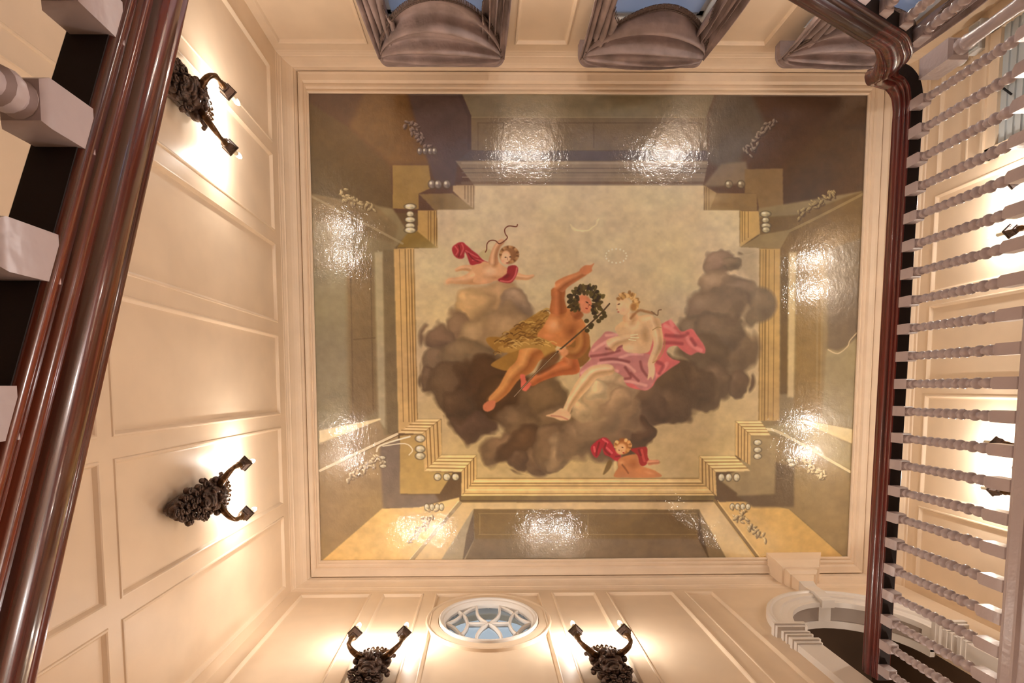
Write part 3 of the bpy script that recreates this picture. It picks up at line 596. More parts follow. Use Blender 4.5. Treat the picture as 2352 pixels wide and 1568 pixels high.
# ---------------------------------------------------------------- cornice ring between canvas and walls
W_ = dict(L=.062, R=.095, T=.135, B=.118)
OUT = dict(L=PX0 - XL, R=XR - PX1, T=PY0 - YT, B=YB - PY1)
def ring(i_s, drop):
    s_ = {k: i_s(W_[k], OUT[k]) for k in W_}; z = CEIL - drop
    return [(PX0 - s_['L'], PY0 - s_['T'], z), (PX1 + s_['R'], PY0 - s_['T'], z), (PX1 + s_['R'], PY1 + s_['B'], z), (PX0 - s_['L'], PY1 + s_['B'], z)]
cove = lambda t: (lambda w, o: w + .012 + (o - w - .012) * t)
prof = [(lambda w, o: 0, .0), (lambda w, o: -.004, .024), (lambda w, o: .004, .032), (lambda w, o: .012, .032), (lambda w, o: .2 * w, .026), (lambda w, o: .30 * w, .034), (lambda w, o: .42 * w, .034), (lambda w, o: .5 * w, .030), (lambda w, o: .62 * w, .046), (lambda w, o: .9 * w, .054), (lambda w, o: w, .060), (lambda w, o: w + .004, .060), (lambda w, o: w + .006, .030), (lambda w, o: w + .012, .030),
        (cove(.02), .050), (cove(.18), .072), (cove(.2), .086), (cove(.3), .090), (cove(.45), .102), (cove(.6), .122), (cove(.72), .150), (cove(.78), .168), (cove(.78), .180), (cove(.86), .184), (cove(.93), .205), (cove(.97), .212), (cove(.97), .232), (cove(1.0), .238)]
mb = MB()
for k in range(4):                                       # four mitred lengths
    mb = MB(); rows = [ring(f, d) for f, d in prof]
    pts = [(q[k], q[(k + 1) % 4]) for q in rows]; mb.v = [p for pr in pts for p in pr]
    mb.f = [(2 * i, 2 * i + 1, 2 * i + 3, 2 * i + 2) for i in range(len(pts) - 1)]
    mb.build('trim_%d' % (k + 1), 'cornice', kind='structure')

# ---------------------------------------------------------------- panelled walls
def panelled(name, P0, U, N, ulen, z0, z1, panels, holes, mat='wall', skip=()):
    P0, U, N = Vector(P0), Vector(U), Vector(N); root = empty(name, (0, 0, 0)); root['kind'] = 'structure'
    rects = panels + holes
    us = sorted({0, ulen} | {r_[0] for r_ in rects} | {r_[1] for r_ in rects}); zs = sorted({z0, z1} | {r_[2] for r_ in rects} | {r_[3] for r_ in rects})
    at = lambda u, z, d: tuple(P0 + U * u + N * d + Vector((0, 0, z)))
    def sheet(mb, d, rc, back=False):
        for i in range(len(us) - 1):
            for j in range(len(zs) - 1):
                cu, cz = (us[i] + us[i + 1]) / 2, (zs[j] + zs[j + 1]) / 2
                if any(r_[0] < cu < r_[1] and r_[2] < cz < r_[3] for r_ in rc): continue
                q = [at(us[i], zs[j], d), at(us[i + 1], zs[j], d), at(us[i + 1], zs[j + 1], d), at(us[i], zs[j + 1], d)]
                mb.add(q, [(0, 1, 2, 3)])
    mb = MB(); sheet(mb, 0, rects); sheet(mb, -.16, holes)
    for r_ in holes:
        a, b_, c, d_ = r_
        for (u0, w0), (u1, w1) in (((a, c), (b_, c)), ((b_, c), (b_, d_)), ((b_, d_), (a, d_)), ((a, d_), (a, c))):
            if (a, b_, c, d_) in skip: continue
            mb.add([at(u0, w0, 0), at(u1, w1, 0), at(u1, w1, -.16), at(u0, w0, -.16)], [(0, 1, 2, 3)])
    mb.build('wall_surface', mat, root)
    for a, b_, c, d_ in panels:
        mb = MB(); pr = [(0, 0), (.003, .006), (.010, .007), (.015, .003), (.024, -.013), (.030, -.014)]
        rings = [[at(a + s_, c + s_, e), at(b_ - s_, c + s_, e), at(b_ - s_, d_ - s_, e), at(a + s_, d_ - s_, e)] for s_, e in pr]
        mb.loft(rings, False); n = len(mb.v) - 4; mb.f.append((n, n + 1, n + 2, n + 3))
        mb.build('panel', mat, root)
    return root
LOWER = [(.35, 2.085), (-.9, .26)]
def cols(spans, off, z0, z1): return [(a - off, b_ - off, z0, z1) for a, b_ in spans]
# left wall
sp = [(-2.40, -1.79), (-1.71, -1.155), (-1.07, -.49), (-.40, .197), (.287, .882), (.97, 1.535)]
sp[0] = (-2.33, -1.79)
pl = cols(sp, YT, 2.165, 3.955)
for zr in LOWER: pl += cols(sp, YT, *zr)
panelled('wall_left', (XL, YT, 0), (0, 1, 0), (1, 0, 0), YB - YT, -ZC / S, CEIL, pl, [])
# near wall with round window and arch
sp = [(-1.44, -.885), (-.80, -.475), (.525, .873), (.957, 1.486), (1.575, 1.80)]
RW = (.027, 3.55)      # round window centre
pl = cols(sp, XL, 2.165, 4.0)
for zr in LOWER: pl += cols(sp + [(-.385, .435)], XL, *zr)
hole_r = (-.385 - XL, .435 - XL, 2.165, 4.0); hole_a = (1.88 - XL, 3.12 - XL, .59, 3.95)
wb = panelled('wall_near', (XL, YB, 0), (1, 0, 0), (0, -1, 0), XR - XL, -ZC / S, CEIL, pl, [hole_r, hole_a], skip=(hole_r,))
# window wall
WC = [-.294, 1.159, 2.612]; WH = .37
sp = [(-1.487, -.83), (.235, .625), (1.69, 2.08)]
pl = cols(sp, XL, 2.165, 3.99)
for zr in LOWER: pl += cols(sp, XL, *zr)
panelled('wall_far', (XL, YT, 0), (1, 0, 0), (0, 1, 0), XR - XL, -ZC / S, CEIL, pl, [(c - WH - XL, c + WH - XL, .95, 3.80) for c in WC])
# right wall
sp = [(-1.42, -.70), (-.612, -.02), (.063, .84), (.925, 1.53)]
pl = cols(sp, YT, 2.3, 3.97) + cols([(-2.3, -1.5)], YT, 3.72, 3.97)
panelled('wall_right', (XR, YT, 0), (0, 1, 0), (-1, 0, 0), YB - YT, -ZC / S, CEIL, pl, [])
MB().box(XL - .2, XR + .2, YT - .2, YB + .9, -ZC / S - .05, -ZC / S).build('floor', 'floor', kind='structure')

# ---------------------------------------------------------------- round window
def rectcircle(x0, x1, z0, z1, cx, cz, R_, n=64):
    o_ = []; i_ = []
    for k in range(n):
        a = 2 * PI * k / n; dx, dz = math.cos(a), math.sin(a)
        t = min((x1 - cx) / dx if dx > 1e-9 else 1e9, (x0 - cx) / dx if dx < -1e-9 else 1e9, (z1 - cz) / dz if dz > 1e-9 else 1e9, (z0 - cz) / dz if dz < -1e-9 else 1e9)
        o_.append((cx + dx * t, cz + dz * t)); i_.append((cx + dx * R_, cz + dz * R_))
    return o_, i_
cx, cz = RW; x0, x1, z0, z1 = -.385, .435, 2.165, 4.0
# panel frame around the opening (rectangular), recessed field with a round hole
mb = MB(); pr = [(0, 0), (.003, .006), (.010, .007), (.015, .003), (.024, -.013), (.030, -.014)]
mb.loft([[(x0 + s_, YB - e, z0 + s_), (x1 - s_, YB - e, z0 + s_), (x1 - s_, YB - e, z1 - s_), (x0 + s_, YB - e, z1 - s_)] for s_, e in pr], False)
o_, i_ = rectcircle(x0 + .03, x1 - .03, z0 + .03, z1 - .03, cx, cz, .335)
corn = [(x0 + .03, z0 + .03), (x1 - .03, z0 + .03), (x1 - .03, z1 - .03), (x0 + .03, z1 - .03)]
for q in corn:                                                            # snap nearest ring point to each corner
    k = min(range(len(o_)), key=lambda k: (o_[k][0] - q[0]) ** 2 + (o_[k][1] - q[1]) ** 2); o_[k] = q
mb.loft([[(x, YB + .014, z) for x, z in o_], [(x, YB + .014, z) for x, z in i_], [(x, YB + .16, z) for x, z in i_]], False)
mb.build('panel', 'wall', wb)
def annulus(name, prof, mat, parent, n=72, cx=cx, cz=cz, a0=0, a1=2 * PI, ysign=-1):
    mb = MB(); closed = a1 - a0 > 6.28
    m = n if closed else n + 1; rows = []
    for r_, e in prof: rows.append([(cx + r_ * math.cos(a0 + (a1 - a0) * k / n), YB - e, cz + r_ * math.sin(a0 + (a1 - a0) * k / n)) for k in range(m)])
    if closed: mb.loft(rows, False)
    else:
        b0 = 0; mb.v = [p for q in rows for p in q]
        for i in range(len(rows) - 1):
            for j in range(m - 1): mb.f.append((i * m + j, i * m + j + 1, (i + 1) * m + j + 1, (i + 1) * m + j))
    return mb.build(name, mat, parent, smooth=35)
rw = empty('window_4'); rw['kind'] = 'structure'
annulus('window_surround', [(.440, -.014), (.436, .006), (.428, .010), (.418, .008), (.412, .002), (.36, .002), (.352, .0), (.346, -.02)], 'wall', rw)
annulus('window_frame', [(.346, -.014), (.344, .014), (.336, .018), (.326, .014), (.322, .004), (.312, .0), (.306, -.012), (.296, -.03), (.292, -.09)], 'white', rw)
bars = []
RR = .295
def WP(pts, y=-.045): return [Vector((RW[0] + a * RR, YB - y, RW[1] + b_ * RR)) for a, b_ in pts]
crv = [[(0, 0), (.5, 0)], [(0, 0), (-.5, 0)]]
for sx in (1, -1):
    crv.append([(sx * .73, .68), (sx * .57, .40), (sx * .50, 0), (sx * .57, -.40), (sx * .73, -.68)])
    for sz in (1, -1):
        crv.append([(0, 0), (sx * .17, sz * .24), (sx * .27, sz * .56), (sx * .29, sz * .95)])
        crv.append([(sx * .29, sz * .95), (sx * .5, sz * .75), (sx * .64, sz * .52), (sx * .80, sz * .2), (sx * 1.0, 0)])
for q in crv:
    pts = catmull(WP(q), 5); mb = MB(); rings = []
    for i, p in enumerate(pts):
        t = (pts[min(i + 1, len(pts) - 1)] - pts[max(i - 1, 0)]).normalized(); n_ = Vector((t.z, 0, -t.x))
        rings.append([p + n_ * .011 + Vector((0, .012, 0)), p + n_ * .009 + Vector((0, -.012, 0)), p + n_ * .003 + Vector((0, -.020, 0)), p - n_ * .003 + Vector((0, -.020, 0)), p - n_ * .009 + Vector((0, -.012, 0)), p - n_ * .011 + Vector((0, .012, 0))])
    mb.loft(rings).build('tracery_bar', 'white', rw)
arc = lambda a0, a1, n=5: [(math.cos(math.radians(a0 + (a1 - a0) * k / n)), math.sin(math.radians(a0 + (a1 - a0) * k / n))) for k in range(n + 1)]
panes = [[(0, 0), (.17, .24), (.27, .56), (.29, .95), (0, 1), (-.29, .95), (-.27, .56), (-.17, .24)]]
panes.append([(x, -z) for x, z in panes[0]])
for sx in (1, -1):
    panes.append([(sx * .50, 0), (sx * .57, .4), (sx * .64, .52), (sx * .80, .2), (sx * 1, 0), (sx * .8, -.2), (sx * .64, -.52), (sx * .57, -.4)])
    for sz in (1, -1):
        panes.append([(0, 0), (sx * .5, 0), (sx * .57, sz * .4), (sx * .64, sz * .52), (sx * .5, sz * .75), (sx * .29, sz * .95), (sx * .27, sz * .56), (sx * .17, sz * .24)])
        panes.append([(sx * 1, 0), (sx * .8, sz * .2), (sx * .64, sz * .52)] + [(sx * a, sz * b_) for a, b_ in arc(43, 5, 4)])
        panes.append([(sx * .64, sz * .52), (sx * .5, sz * .75), (sx * .29, sz * .95)] + [(sx * a, sz * b_) for a, b_ in arc(68, 44, 4)])
for q in panes:
    pts = WP(q, -.05); mb = MB(); n_ = len(pts)
    mb.v = [tuple(p) for p in pts] + [tuple(p + Vector((0, .006, 0))) for p in pts]
    mb.f = [tuple(range(n_)), tuple(range(n_, 2 * n_))[::-1]] + [(i, (i + 1) % n_, n_ + (i + 1) % n_, n_ + i) for i in range(n_)]
    mb.build('pane', 'old_glass', rw)

# ---------------------------------------------------------------- arched doorcase with keystone
AX, AZ = 2.5, 3.285
dr = empty('door_1'); dr['kind'] = 'structure'
# spandrel wall between rectangular hole and arch
mb = MB(); x0, x1, z0, z1 = 1.88, 3.12, AZ, 3.95
top = []; inn = []
for k in range(33):
    a = PI * k / 32; dx, dz = math.cos(a), math.sin(a)
    t = min((x1 - AX) / dx if dx > 1e-9 else 1e9, (x0 - AX) / dx if dx < -1e-9 else 1e9, (z1 - AZ) / dz if dz > 1e-9 else 1e9)
    top.append((AX + dx * t, AZ + dz * t)); inn.append((AX + dx * .46, AZ + dz * .46))
for q in ((x1, z1), (x0, z1)):
    k = min(range(33), key=lambda k: (top[k][0] - q[0]) ** 2 + (top[k][1] - q[1]) ** 2); top[k] = q
mb.v = [(x, YB, z) for x, z in top] + [(x, YB, z) for x, z in inn] + [(x, YB + .16, z) for x, z in inn]
for k in range(32): mb.f.append((k, k + 1, 34 + k, 33 + k)); mb.f.append((33 + k, 34 + k, 67 + k, 66 + k))
mb.box(1.88, 2.02, YB - .0, YB + .16, .59, AZ + .02); mb.box(2.98, 3.12, YB, YB + .16, .59, AZ + .02)
mb.build('spandrel', 'wall', dr)
annulus('archivolt', [(.585, 0), (.585, .052), (.575, .062), (.56, .062), (.548, .050), (.535, .054), (.50, .050), (.492, .036), (.475, .036), (.455, .030), (.44, .024), (.43, .010), (.424, .006)], 'white', dr, n=48, cx=AX, cz=AZ, a0=0, a1=PI)
# deep soffit of the arch: two sunk grey panels between white margins and a crown rib
def soffit(name, mat, a0, a1, r_, ya, yb, th=.012):
    mb = MB(); n_ = 20; rows = []
    for k in range(n_ + 1):
        a = math.radians(a0 + (a1 - a0) * k / n_); cx_, cz_ = math.cos(a), math.sin(a)
        rows.append([(AX + rr * cx_, y, AZ + rr * cz_) for rr, y in ((r_, ya), (r_, yb), (r_ + th, yb), (r_ + th, ya))])
    return mb.loft(rows).build(name, mat, dr, smooth=40)
soffit('soffit_margin', 'white', 0, 180, .424, YB - .03, YB + .006, .03); soffit('soffit_margin', 'white', 0, 180, .424, YB + .112, YB + .165, .03)
soffit('soffit_rib', 'white', 84, 96, .424, YB + .0, YB + .13, .03); soffit('soffit_springer', 'white', 0, 9, .424, YB, YB + .13, .03); soffit('soffit_springer', 'white', 171, 180, .424, YB, YB + .13, .03)
soffit('soffit_panel', 'grey', 9, 84, .436, YB, YB + .12); soffit('soffit_panel', 'grey', 96, 171, .436, YB, YB + .12)
for sx in (1, -1):
    xa, xb = AX + sx * .60, AX + sx * .44
    def bx(mb, e, proj, za, zb):
        a, b_ = xa + sx * e, xb - sx * e * .6; return mb.box(min(a, b_), max(a, b_), YB - proj, YB + .1, za, zb)
    mb = MB()
    for e, pj_, za, zb in ((.03, .085, 3.255, 3.285), (.022, .074, 3.232, 3.255), (-.004, .05, 3.205, 3.232), (.006, .060, 3.188, 3.205), (-.004, .05, 3.17, 3.188), (.004, .058, 3.155, 3.17), (-.006, .046, 3.11, 3.155), (.01, .062, 3.088, 3.11), (.0, .052, 3.06, 3.088)): bx(mb, e, pj_, za, zb)
    mb.build('capital', 'white', dr)
    mb = MB(); bx(mb, -.006, .044, .59, 3.06); mb.build('pilaster', 'white', dr)
# dim lobby beyond the arch, with an added unseen fill light to brighten it
lamp = bpy.data.lights.new('lobby_fill', 'POINT'); lamp.energy = 70; lamp.color = (1, .85, .7); lamp.shadow_soft_size = .1
lo = bpy.data.objects.new('lobby_fill', lamp); C.objects.link(lo); lo.location = (2.5 * S, (YB + .5) * S, 1.6 * S + ZC)
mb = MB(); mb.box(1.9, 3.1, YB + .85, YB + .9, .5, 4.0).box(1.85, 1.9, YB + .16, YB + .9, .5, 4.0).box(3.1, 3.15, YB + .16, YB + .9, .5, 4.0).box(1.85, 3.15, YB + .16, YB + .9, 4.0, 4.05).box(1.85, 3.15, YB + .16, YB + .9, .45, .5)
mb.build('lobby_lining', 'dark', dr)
# console keystone that breaks up through the cornice
def sect(cx_, h, yf, z, yb=YB): return [(cx_ - h, yf, z), (cx_ + h, yf, z), (cx_ + h, yb, z), (cx_ - h, yb, z)]
mb = MB(); mb.loft([sect(2.61, .235, 1.392, 4.298), sect(2.605, .232, 1.392, 4.285), sect(2.585, .185, 1.425, 4.20), sect(2.572, .152, 1.458, 4.135), sect(2.572, .152, 1.462, 4.125)])
mb.loft([sect(2.566, .128, 1.474, 4.126), sect(2.566, .124, 1.478, 4.10), sect(2.56, .108, 1.498, 4.075), sect(2.555, .104, 1.500, 4.068)])
mb.loft([sect(2.555, .088, 1.506, 4.069), sect(2.55, .08, 1.512, 4.05), sect(2.54, .058, 1.535, 4.0)])
mb.build('keystone_console', 'cornice', dr)
mb = MB(); mb.loft([sect(2.54, .056, 1.530, 4.0), sect(2.53, .05, 1.545, 3.93), sect(2.515, .044, 1.535, 3.80), sect(2.508, .040, 1.545, 3.72), sect(2.508, .046, 1.548, 3.715), sect(2.506, .046, 1.552, 3.68)])
mb.build('keystone', 'white', dr)

# ---------------------------------------------------------------- far windows: frame, glass, blind
for i, c in enumerate(WC):
    wn = empty('window_%d' % (i + 1)); wn['kind'] = 'structure'
    MB().box(c - WH, c - WH + .04, YT - .13, YT - .08, .95, 3.8).box(c + WH - .04, c + WH, YT - .13, YT - .08, .95, 3.8).box(c - WH, c + WH, YT - .13, YT - .08, 3.76, 3.8).box(c - WH, c + WH, YT - .13, YT - .08, .95, 1.0).box(c - WH, c + WH, YT - .13, YT - .08, 2.3, 2.35).build('window_frame', 'white', wn)
    for z0, z1 in ((1.0, 2.3), (2.35, 3.76)): MB().box(c - WH + .04, c + WH - .04, YT - .11, YT - .105, z0, z1).build('pane', 'glass', wn)
    bl = empty('roman_blind', (c, YT, 0))
    tag(bl, ['pale blue blind behind the leftmost draped swag', 'pale blue blind behind the middle draped swag', 'pale blue blind behind the swag nearest the dark curled rail end'][i], 'blind', 'pale blue blinds in the far windows')
    mb = MB()
    for k in range(15):
        z = 3.74 - k * .17; mb.box(-WH + .045, WH - .045, -.06, -.056, z - .168, z)
    mb.build('blind_fabric', 'blind', bl)
    mb = MB()
    for k in range(15): mb.box(-WH + .045, WH - .045, -.064, -.050, 3.735 - k * .17, 3.742 - k * .17)
    mb.build('batten', 'blind', bl)
# ---------------------------------------------------------------- door and landing
d2 = empty('door_2'); d2['kind'] = 'structure'
mb = MB()
for k, (ya, yb, zt) in enumerate(((-2.38, -1.50, 3.56),)):
    mb.box(XR - .035, XR, ya, ya + .07, 2.07, zt).box(XR - .035, XR, yb - .07, yb, 2.07, zt).box(XR - .035, XR, ya, yb, zt - .07, zt).box(XR - .05, XR, ya - .01, yb + .01, zt, zt + .02)
mb.build('door_frame', 'wall', d2)
mb = MB().box(XR - .012, XR, -2.31, -1.57, 2.07, 3.49)
for k in range(16): mb.box(XR - .024, XR - .012, -2.31, -1.57, 3.47 - k * .05 - .03, 3.47 - k * .05)
mb.build('louvred_leaf', 'sheer', d2)
MB().box(2.19, XR, YT, YB, 1.90, 2.04).build('landing_floor', 'white', None, kind='structure').name = 'floor_landing'

# ---------------------------------------------------------------- sconces
def make_sconce():
    t = empty('wall_sconce')
    # local: x along the wall, y out from the wall, z up from the bottom of the carving
    mb = MB(); ol = [(0, -.02), (.03, .01), (.05, .10), (.06, .2), (.06, .3), (.07, .38), (.05, .45), (.02, .48), (0, .49)]
    pts = [(x, z) for x, z in ol] + [(-x, z) for x, z in ol[-2:0:-1]]
    mb.loft([[(x * 1.0, 0, z) for x, z in pts], [(x * 1.0, .016, z) for x, z in pts], [(x * .86, .026, .02 + z * .94) for x, z in pts]])
    mb.build('back_plate', 'bronze', t, smooth=40)
    # carved grotesque face
    mb = MB()
    B = mb.ball
    B((0, .05, .30), (.070, .062, .13), 14, 10); B((0, .075, .37), (.062, .045, .042)); B((-.026, .105, .355), (.030, .016, .013), rot=(0, .45, 0)); B((.026, .105, .355), (.030, .016, .013), rot=(0, -.45, 0))
    B((0, .122, .315), (.014, .024, .036)); B((-.014, .116, .295), (.012, .014, .011)); B((.014, .116, .295), (.012, .014, .011))
    B((-.042, .092, .29), (.024, .026, .026)); B((.042, .092, .29), (.024, .026, .026)); B((-.026, .106, .332), (.012, .010, .009)); B((.026, .106, .332), (.012, .010, .009))
    B((0, .098, .252), (.042, .024, .014)); B((0, .100, .222), (.038, .024, .012)); B((-.032, .1, .262), (.030, .016, .010), rot=(0, -.5, 0)); B((.032, .1, .262), (.030, .016, .010), rot=(0, .5, 0)); B((0, .088, .195), (.03, .03, .028))
    mb.build('mask', 'bronze', t, smooth=60)
    rnd = random.Random(11)
    def curl(mb, c, r0, turns, rad, sgn=1, tilt=0.0, dep=.02):
        n_ = int(turns * 9); mb.tube([(c[0] + sgn * r0 * (1 - .8 * k / n_) * math.cos(k * 2 * PI / 9 + tilt), c[1] + dep * k / n_, c[2] + r0 * (1 - .8 * k / n_) * math.sin(k * 2 * PI / 9 + tilt)) for k in range(n_ + 1)], [rad * (1 - .45 * k / n_) for k in range(n_ + 1)], 7)
    mb = MB()                                              # curling acanthus beard below the mask
    for zc, xs in ((.185, (-.075, -.04, 0, .04, .075)), (.135, (-.06, -.022, .022, .06)), (.09, (-.078, -.038, 0, .038, .078)), (.045, (-.05, -.015, .02, .052)), (.0, (-.03, .0, .03)), (-.035, (-.012, .014))):
        for x in xs:
            y = .055 + .03 * (1 - abs(x) / .09) * (zc + .1) / .3
            mb.ball((x, y, zc), (.019, .020, .026), 9, 6, rot=(rnd.uniform(-.4, .4), rnd.uniform(-.6, .6), 0))
            curl(mb, (x + rnd.uniform(-.006, .006), y + .018, zc - .012), .015, 1.5, .0075, 1 if x > 0 else -1, rnd.uniform(0, 6), .012)
    mb.ball((0, .03, .10), (.062, .036, .13), 12, 8)
    mb.build('acanthus_beard', 'bronze', t, smooth=60)
    mb = MB()                                              # lobed shell above the brow
    for k in range(7):
        a = -1.05 + k * .35
        mb.ball((math.sin(a) * .052, .062, .425 + math.cos(a) * .045), (.0125, .016, .034), 9, 6, rot=(0, a, 0)); mb.ball((math.sin(a) * .078, .066, .427 + math.cos(a) * .072), (.012, .013, .012), 8, 6)
    mb.ball((0, .075, .425), (.034, .022, .026)); mb.build('shell_crest', 'gilt', t, smooth=60)
    for s_ in (-1, 1):
        mb = MB(); curl(mb, (s_ * .080, .060, .405), .036, 2.2, .012, s_, .4, .03); mb.ball((s_ * .066, .05, .37), (.036, .034, .040)); mb.ball((s_ * .092, .07, .345), (.018, .018, .022)); curl(mb, (s_ * .088, .055, .25), .024, 1.8, .009, s_, -1.2, .02)
        for k in range(5): mb.ball((s_ * (.052 + .012 * k), .052 + .01 * math.sin(k), .325 - .018 * k), (.016, .017, .014), 8, 6)
        mb.build('shoulder_scroll', 'bronze', t, smooth=60)
    for s_ in (-1, 1):
        path = catmull([(s_ * .040, .060, .375), (s_ * .075, .095, .352), (s_ * .118, .125, .362), (s_ * .146, .138, .405), (s_ * .150, .136, .455), (s_ * .148, .132, .500)], 5)
        n_ = len(path); arm = MB().tube(path, [.022 - .008 * min(1, i / n_ * 1.5) + (.007 if i > n_ - 5 else 0) for i in range(n_)], 9, .8)
        arm.ball((s_ * .086, .106, .352), (.017, .017, .020)).build('arm', 'gilt', t, smooth=60)
        a = t.children[-1] if False else [c for c in t.children if c.name.startswith('arm')][-1]
        x, y = s_ * .148, .132
        MB().squares([(.012, .495), (.017, .503), (.017, .509), (.022, .513), (.028, .548), (.028, .552), (.033, .555), (.033, .562), (.028, .562)], x, y, rot=PI / 4).build('drip_block', 'bronze', a)
        MB().lathe([(.0125, .56), (.0125, .634), (.010, .636)], x, y, 12).build('candle_tube', 'candle', a, smooth=40)
        MB().lathe([(.006, .634), (.0115, .642), (.0135, .655), (.011, .672), (.005, .688), (.001, .694)], x, y, 10).build('bulb', 'bulb', a, smooth=70)
    return t
sc0 = make_sconce()
# (x, y, rotation, z of the carving's bottom, label)
SC = [(XL, -1.485, -PI / 2, 2.46, 'dark bronze two-arm sconce on the left wall, half behind the stair rail near the windows'),
      (XL, .585, -PI / 2, 2.50, 'dark bronze two-arm sconce on the left wall, in the panel nearer the round window'),
      (-.637, YB, PI, 2.52, 'dark bronze two-arm sconce left of the round window'),
      (.700, YB, PI, 2.52, 'dark bronze two-arm sconce right of the round window'),
      (XR, -1.10, PI / 2, 2.70, 'two-arm sconce on the right wall behind balusters, nearer the white louvred door'),
      (XR, .51, PI / 2, 2.70, 'two-arm sconce on the right wall behind balusters, nearer the arched doorway'),
      (.43, YT, 0, 2.38, 'two-arm sconce between the leftmost and the middle window'),
      (1.885, YT, 0, 2.38, 'two-arm sconce between the middle window and the window by the curled rail end')]
for i, (x, y, rz, z, lb) in enumerate(SC):
    t = sc0 if i == 0 else copy_tree(sc0)
    t.location = (x * S, y * S, z * S); t.rotation_euler = (0, 0, rz); tag(t, lb, 'wall lamp', 'candle sconces on the walls')

# ---------------------------------------------------------------- handrails and balusters
RP = [(.030, 0), (.035, .003), (.0365, .009), (.035, .015), (.031, .018), (.031, .023), (.036, .026), (.038, .032), (.036, .038), (.0350, .040), (.0350, .043), (.041, .047), (.0455, .058), (.0465, .070), (.0445, .082), (.040, .088), (.0365, .089), (.0365, .094), (.0385, .098), (.036, .103), (.031, .104), (.030, .108), (.026, .113), (.015, .117), (.006, .118)]
RP = [(x, z * 1.12) for x, z in RP]
RP = [(x, z) for x, z in RP] + [(-x, z) for x, z in RP[::-1]]
def rail(path, name, mat, parent, upf=None):
    P_ = [Vector(p) for p in path]; mb = MB(); rings = []
    for i, p in enumerate(P_):
        t = (P_[min(i + 1, len(P_) - 1)] - P_[max(i - 1, 0)]).normalized()
        sd = upf(i, t) if upf else t.cross(Vector((0, 0, 1))).normalized()
        sd = (sd - t * sd.dot(t)).normalized(); up = sd.cross(t).normalized()
        rings.append([p + sd * a + up * b_ for a, b_ in RP])
    mb.loft(rings); o = mb.build(name, mat, parent, smooth=50)
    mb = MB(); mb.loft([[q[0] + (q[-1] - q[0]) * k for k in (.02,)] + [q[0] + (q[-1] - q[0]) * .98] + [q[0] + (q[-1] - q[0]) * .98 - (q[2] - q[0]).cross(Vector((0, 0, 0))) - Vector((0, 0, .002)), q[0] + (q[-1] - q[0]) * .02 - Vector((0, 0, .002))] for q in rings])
    mb.build('rail_shade_strip', 'underside', o)  # dark strip, painted shade along the bottom of the rail
    return o
BH = .50
def baluster_mesh(top=.074, bot=.125, tot=.64, bh=.0258):
    mb = MB(); z1 = tot - top; z0 = bot; L = z1 - z0
    mb.squares([(bh * .9, 0), (bh, .003), (bh, z0 - .022), (bh * .60, z0)])
    k = L / .435; f = lambda z: z0 + z * k
    pr = [(.013, 0), (.015, .004), (.022, .012), (.0248, .022), (.0238, .034), (.019, .044), (.0155, .050), (.0155, .056), (.020, .060), (.0262, .068), (.0262, .078), (.020, .086), (.0145, .092), (.0195, .098), (.0205, .106), (.015, .114)]
    z = .118; r_ = .0256
    for j in range(7):
        h = .036
        pr += [(.0140, z), (r_ * .86, z + h * .2), (r_, z + h * .45), (r_ * .93, z + h * .7), (.0150, z + h)]; z += h + .0035; r_ -= .0006
    pr += [(.014, .400), (.0205, .405), (.0215, .412), (.0205, .419), (.0145, .424), (.0145, .428), (.020, .432), (.020, .436)]
    mb.lathe([(a, f(b_)) for a, b_ in pr], 0, 0, 14)
    mb.squares([(bh * .8, z1 - .002), (bh, z1 + .006), (bh, tot)])
    return mb
def balustrade(name, label, cat='balustrade'):
    t = empty(name); return tag(t, label, cat)
bal0 = None
def baluster(parent, x, y, z, wd=1.0):
    global bal0
    if bal0 is None: bal0 = baluster_mesh().build('baluster', 'baluster', None, smooth=40); o = bal0
    else: o = bal0.copy(); C.objects.link(o)
    o.parent = parent; o.location = (x * S, y * S, z * S); o.scale = (wd, wd, 1); return o
# landing balustrade (right)
ZR = 2.74
zf = lambda x: 2.355 + .53 * (x - 1.88)
lb = balustrade('landing_balustrade', 'landing balustrade on the right: level red mahogany handrail over turned pale balusters')
rx = lambda y: 2.214 - .0085 * (y + 1.44)
gn = catmull([(rx(-1.40), -1.40, ZR), (rx(-1.46), -1.46, ZR), (2.200, -1.535, ZR), (2.160, -1.585, ZR - .004), (2.100, -1.598, ZR - .022), (2.052, -1.590, ZR - .065), (2.018, -1.576, ZR - .13), (1.988, -1.558, ZR - .205), (1.952, -1.544, ZR - .280), (1.90, -1.536, ZR - .345), (1.82, -1.534, zf(1.82)), (1.70, -1.534, zf(1.70))], 7)
rail([(rx(YB), YB, ZR), (rx(-1.40), -1.40, ZR)], 'handrail', 'mahogany_level', lb)
ys = [-1.285 + .1413 * k for k in range(-1, 21)]
for y in ys:
    if y < YB - .05: baluster(lb, rx(y) - .010, y, ZR - .64)
sh = [(-.042, 2.02), (-.042, 2.030), (-.034, 2.036), (-.034, 2.076), (-.028, 2.084), (-.022, 2.100), (.024, 2.100), (.036, 2.08), (.036, 2.02)]
mb = MB(); mb.loft([[(rx(y) - .010 + a, y, b_) for a, b_ in sh] for y in (-1.50, YB)]); mb.build('shoe_rail', 'baluster', lb)
fm = [(-.045, 1.84), (-.055, 1.85), (-.058, 1.87), (-.044, 1.885), (-.040, 1.91), (-.040, 2.005), (-.052, 2.012), (-.050, 2.025), (-.02, 2.025), (-.02, 1.84)]
mb = MB(); mb.loft([[(rx(y) - .010 + a, y, b_) for a, b_ in fm] for y in (-1.50, YB)]); mb.build('fascia_moulding', 'baluster', lb)
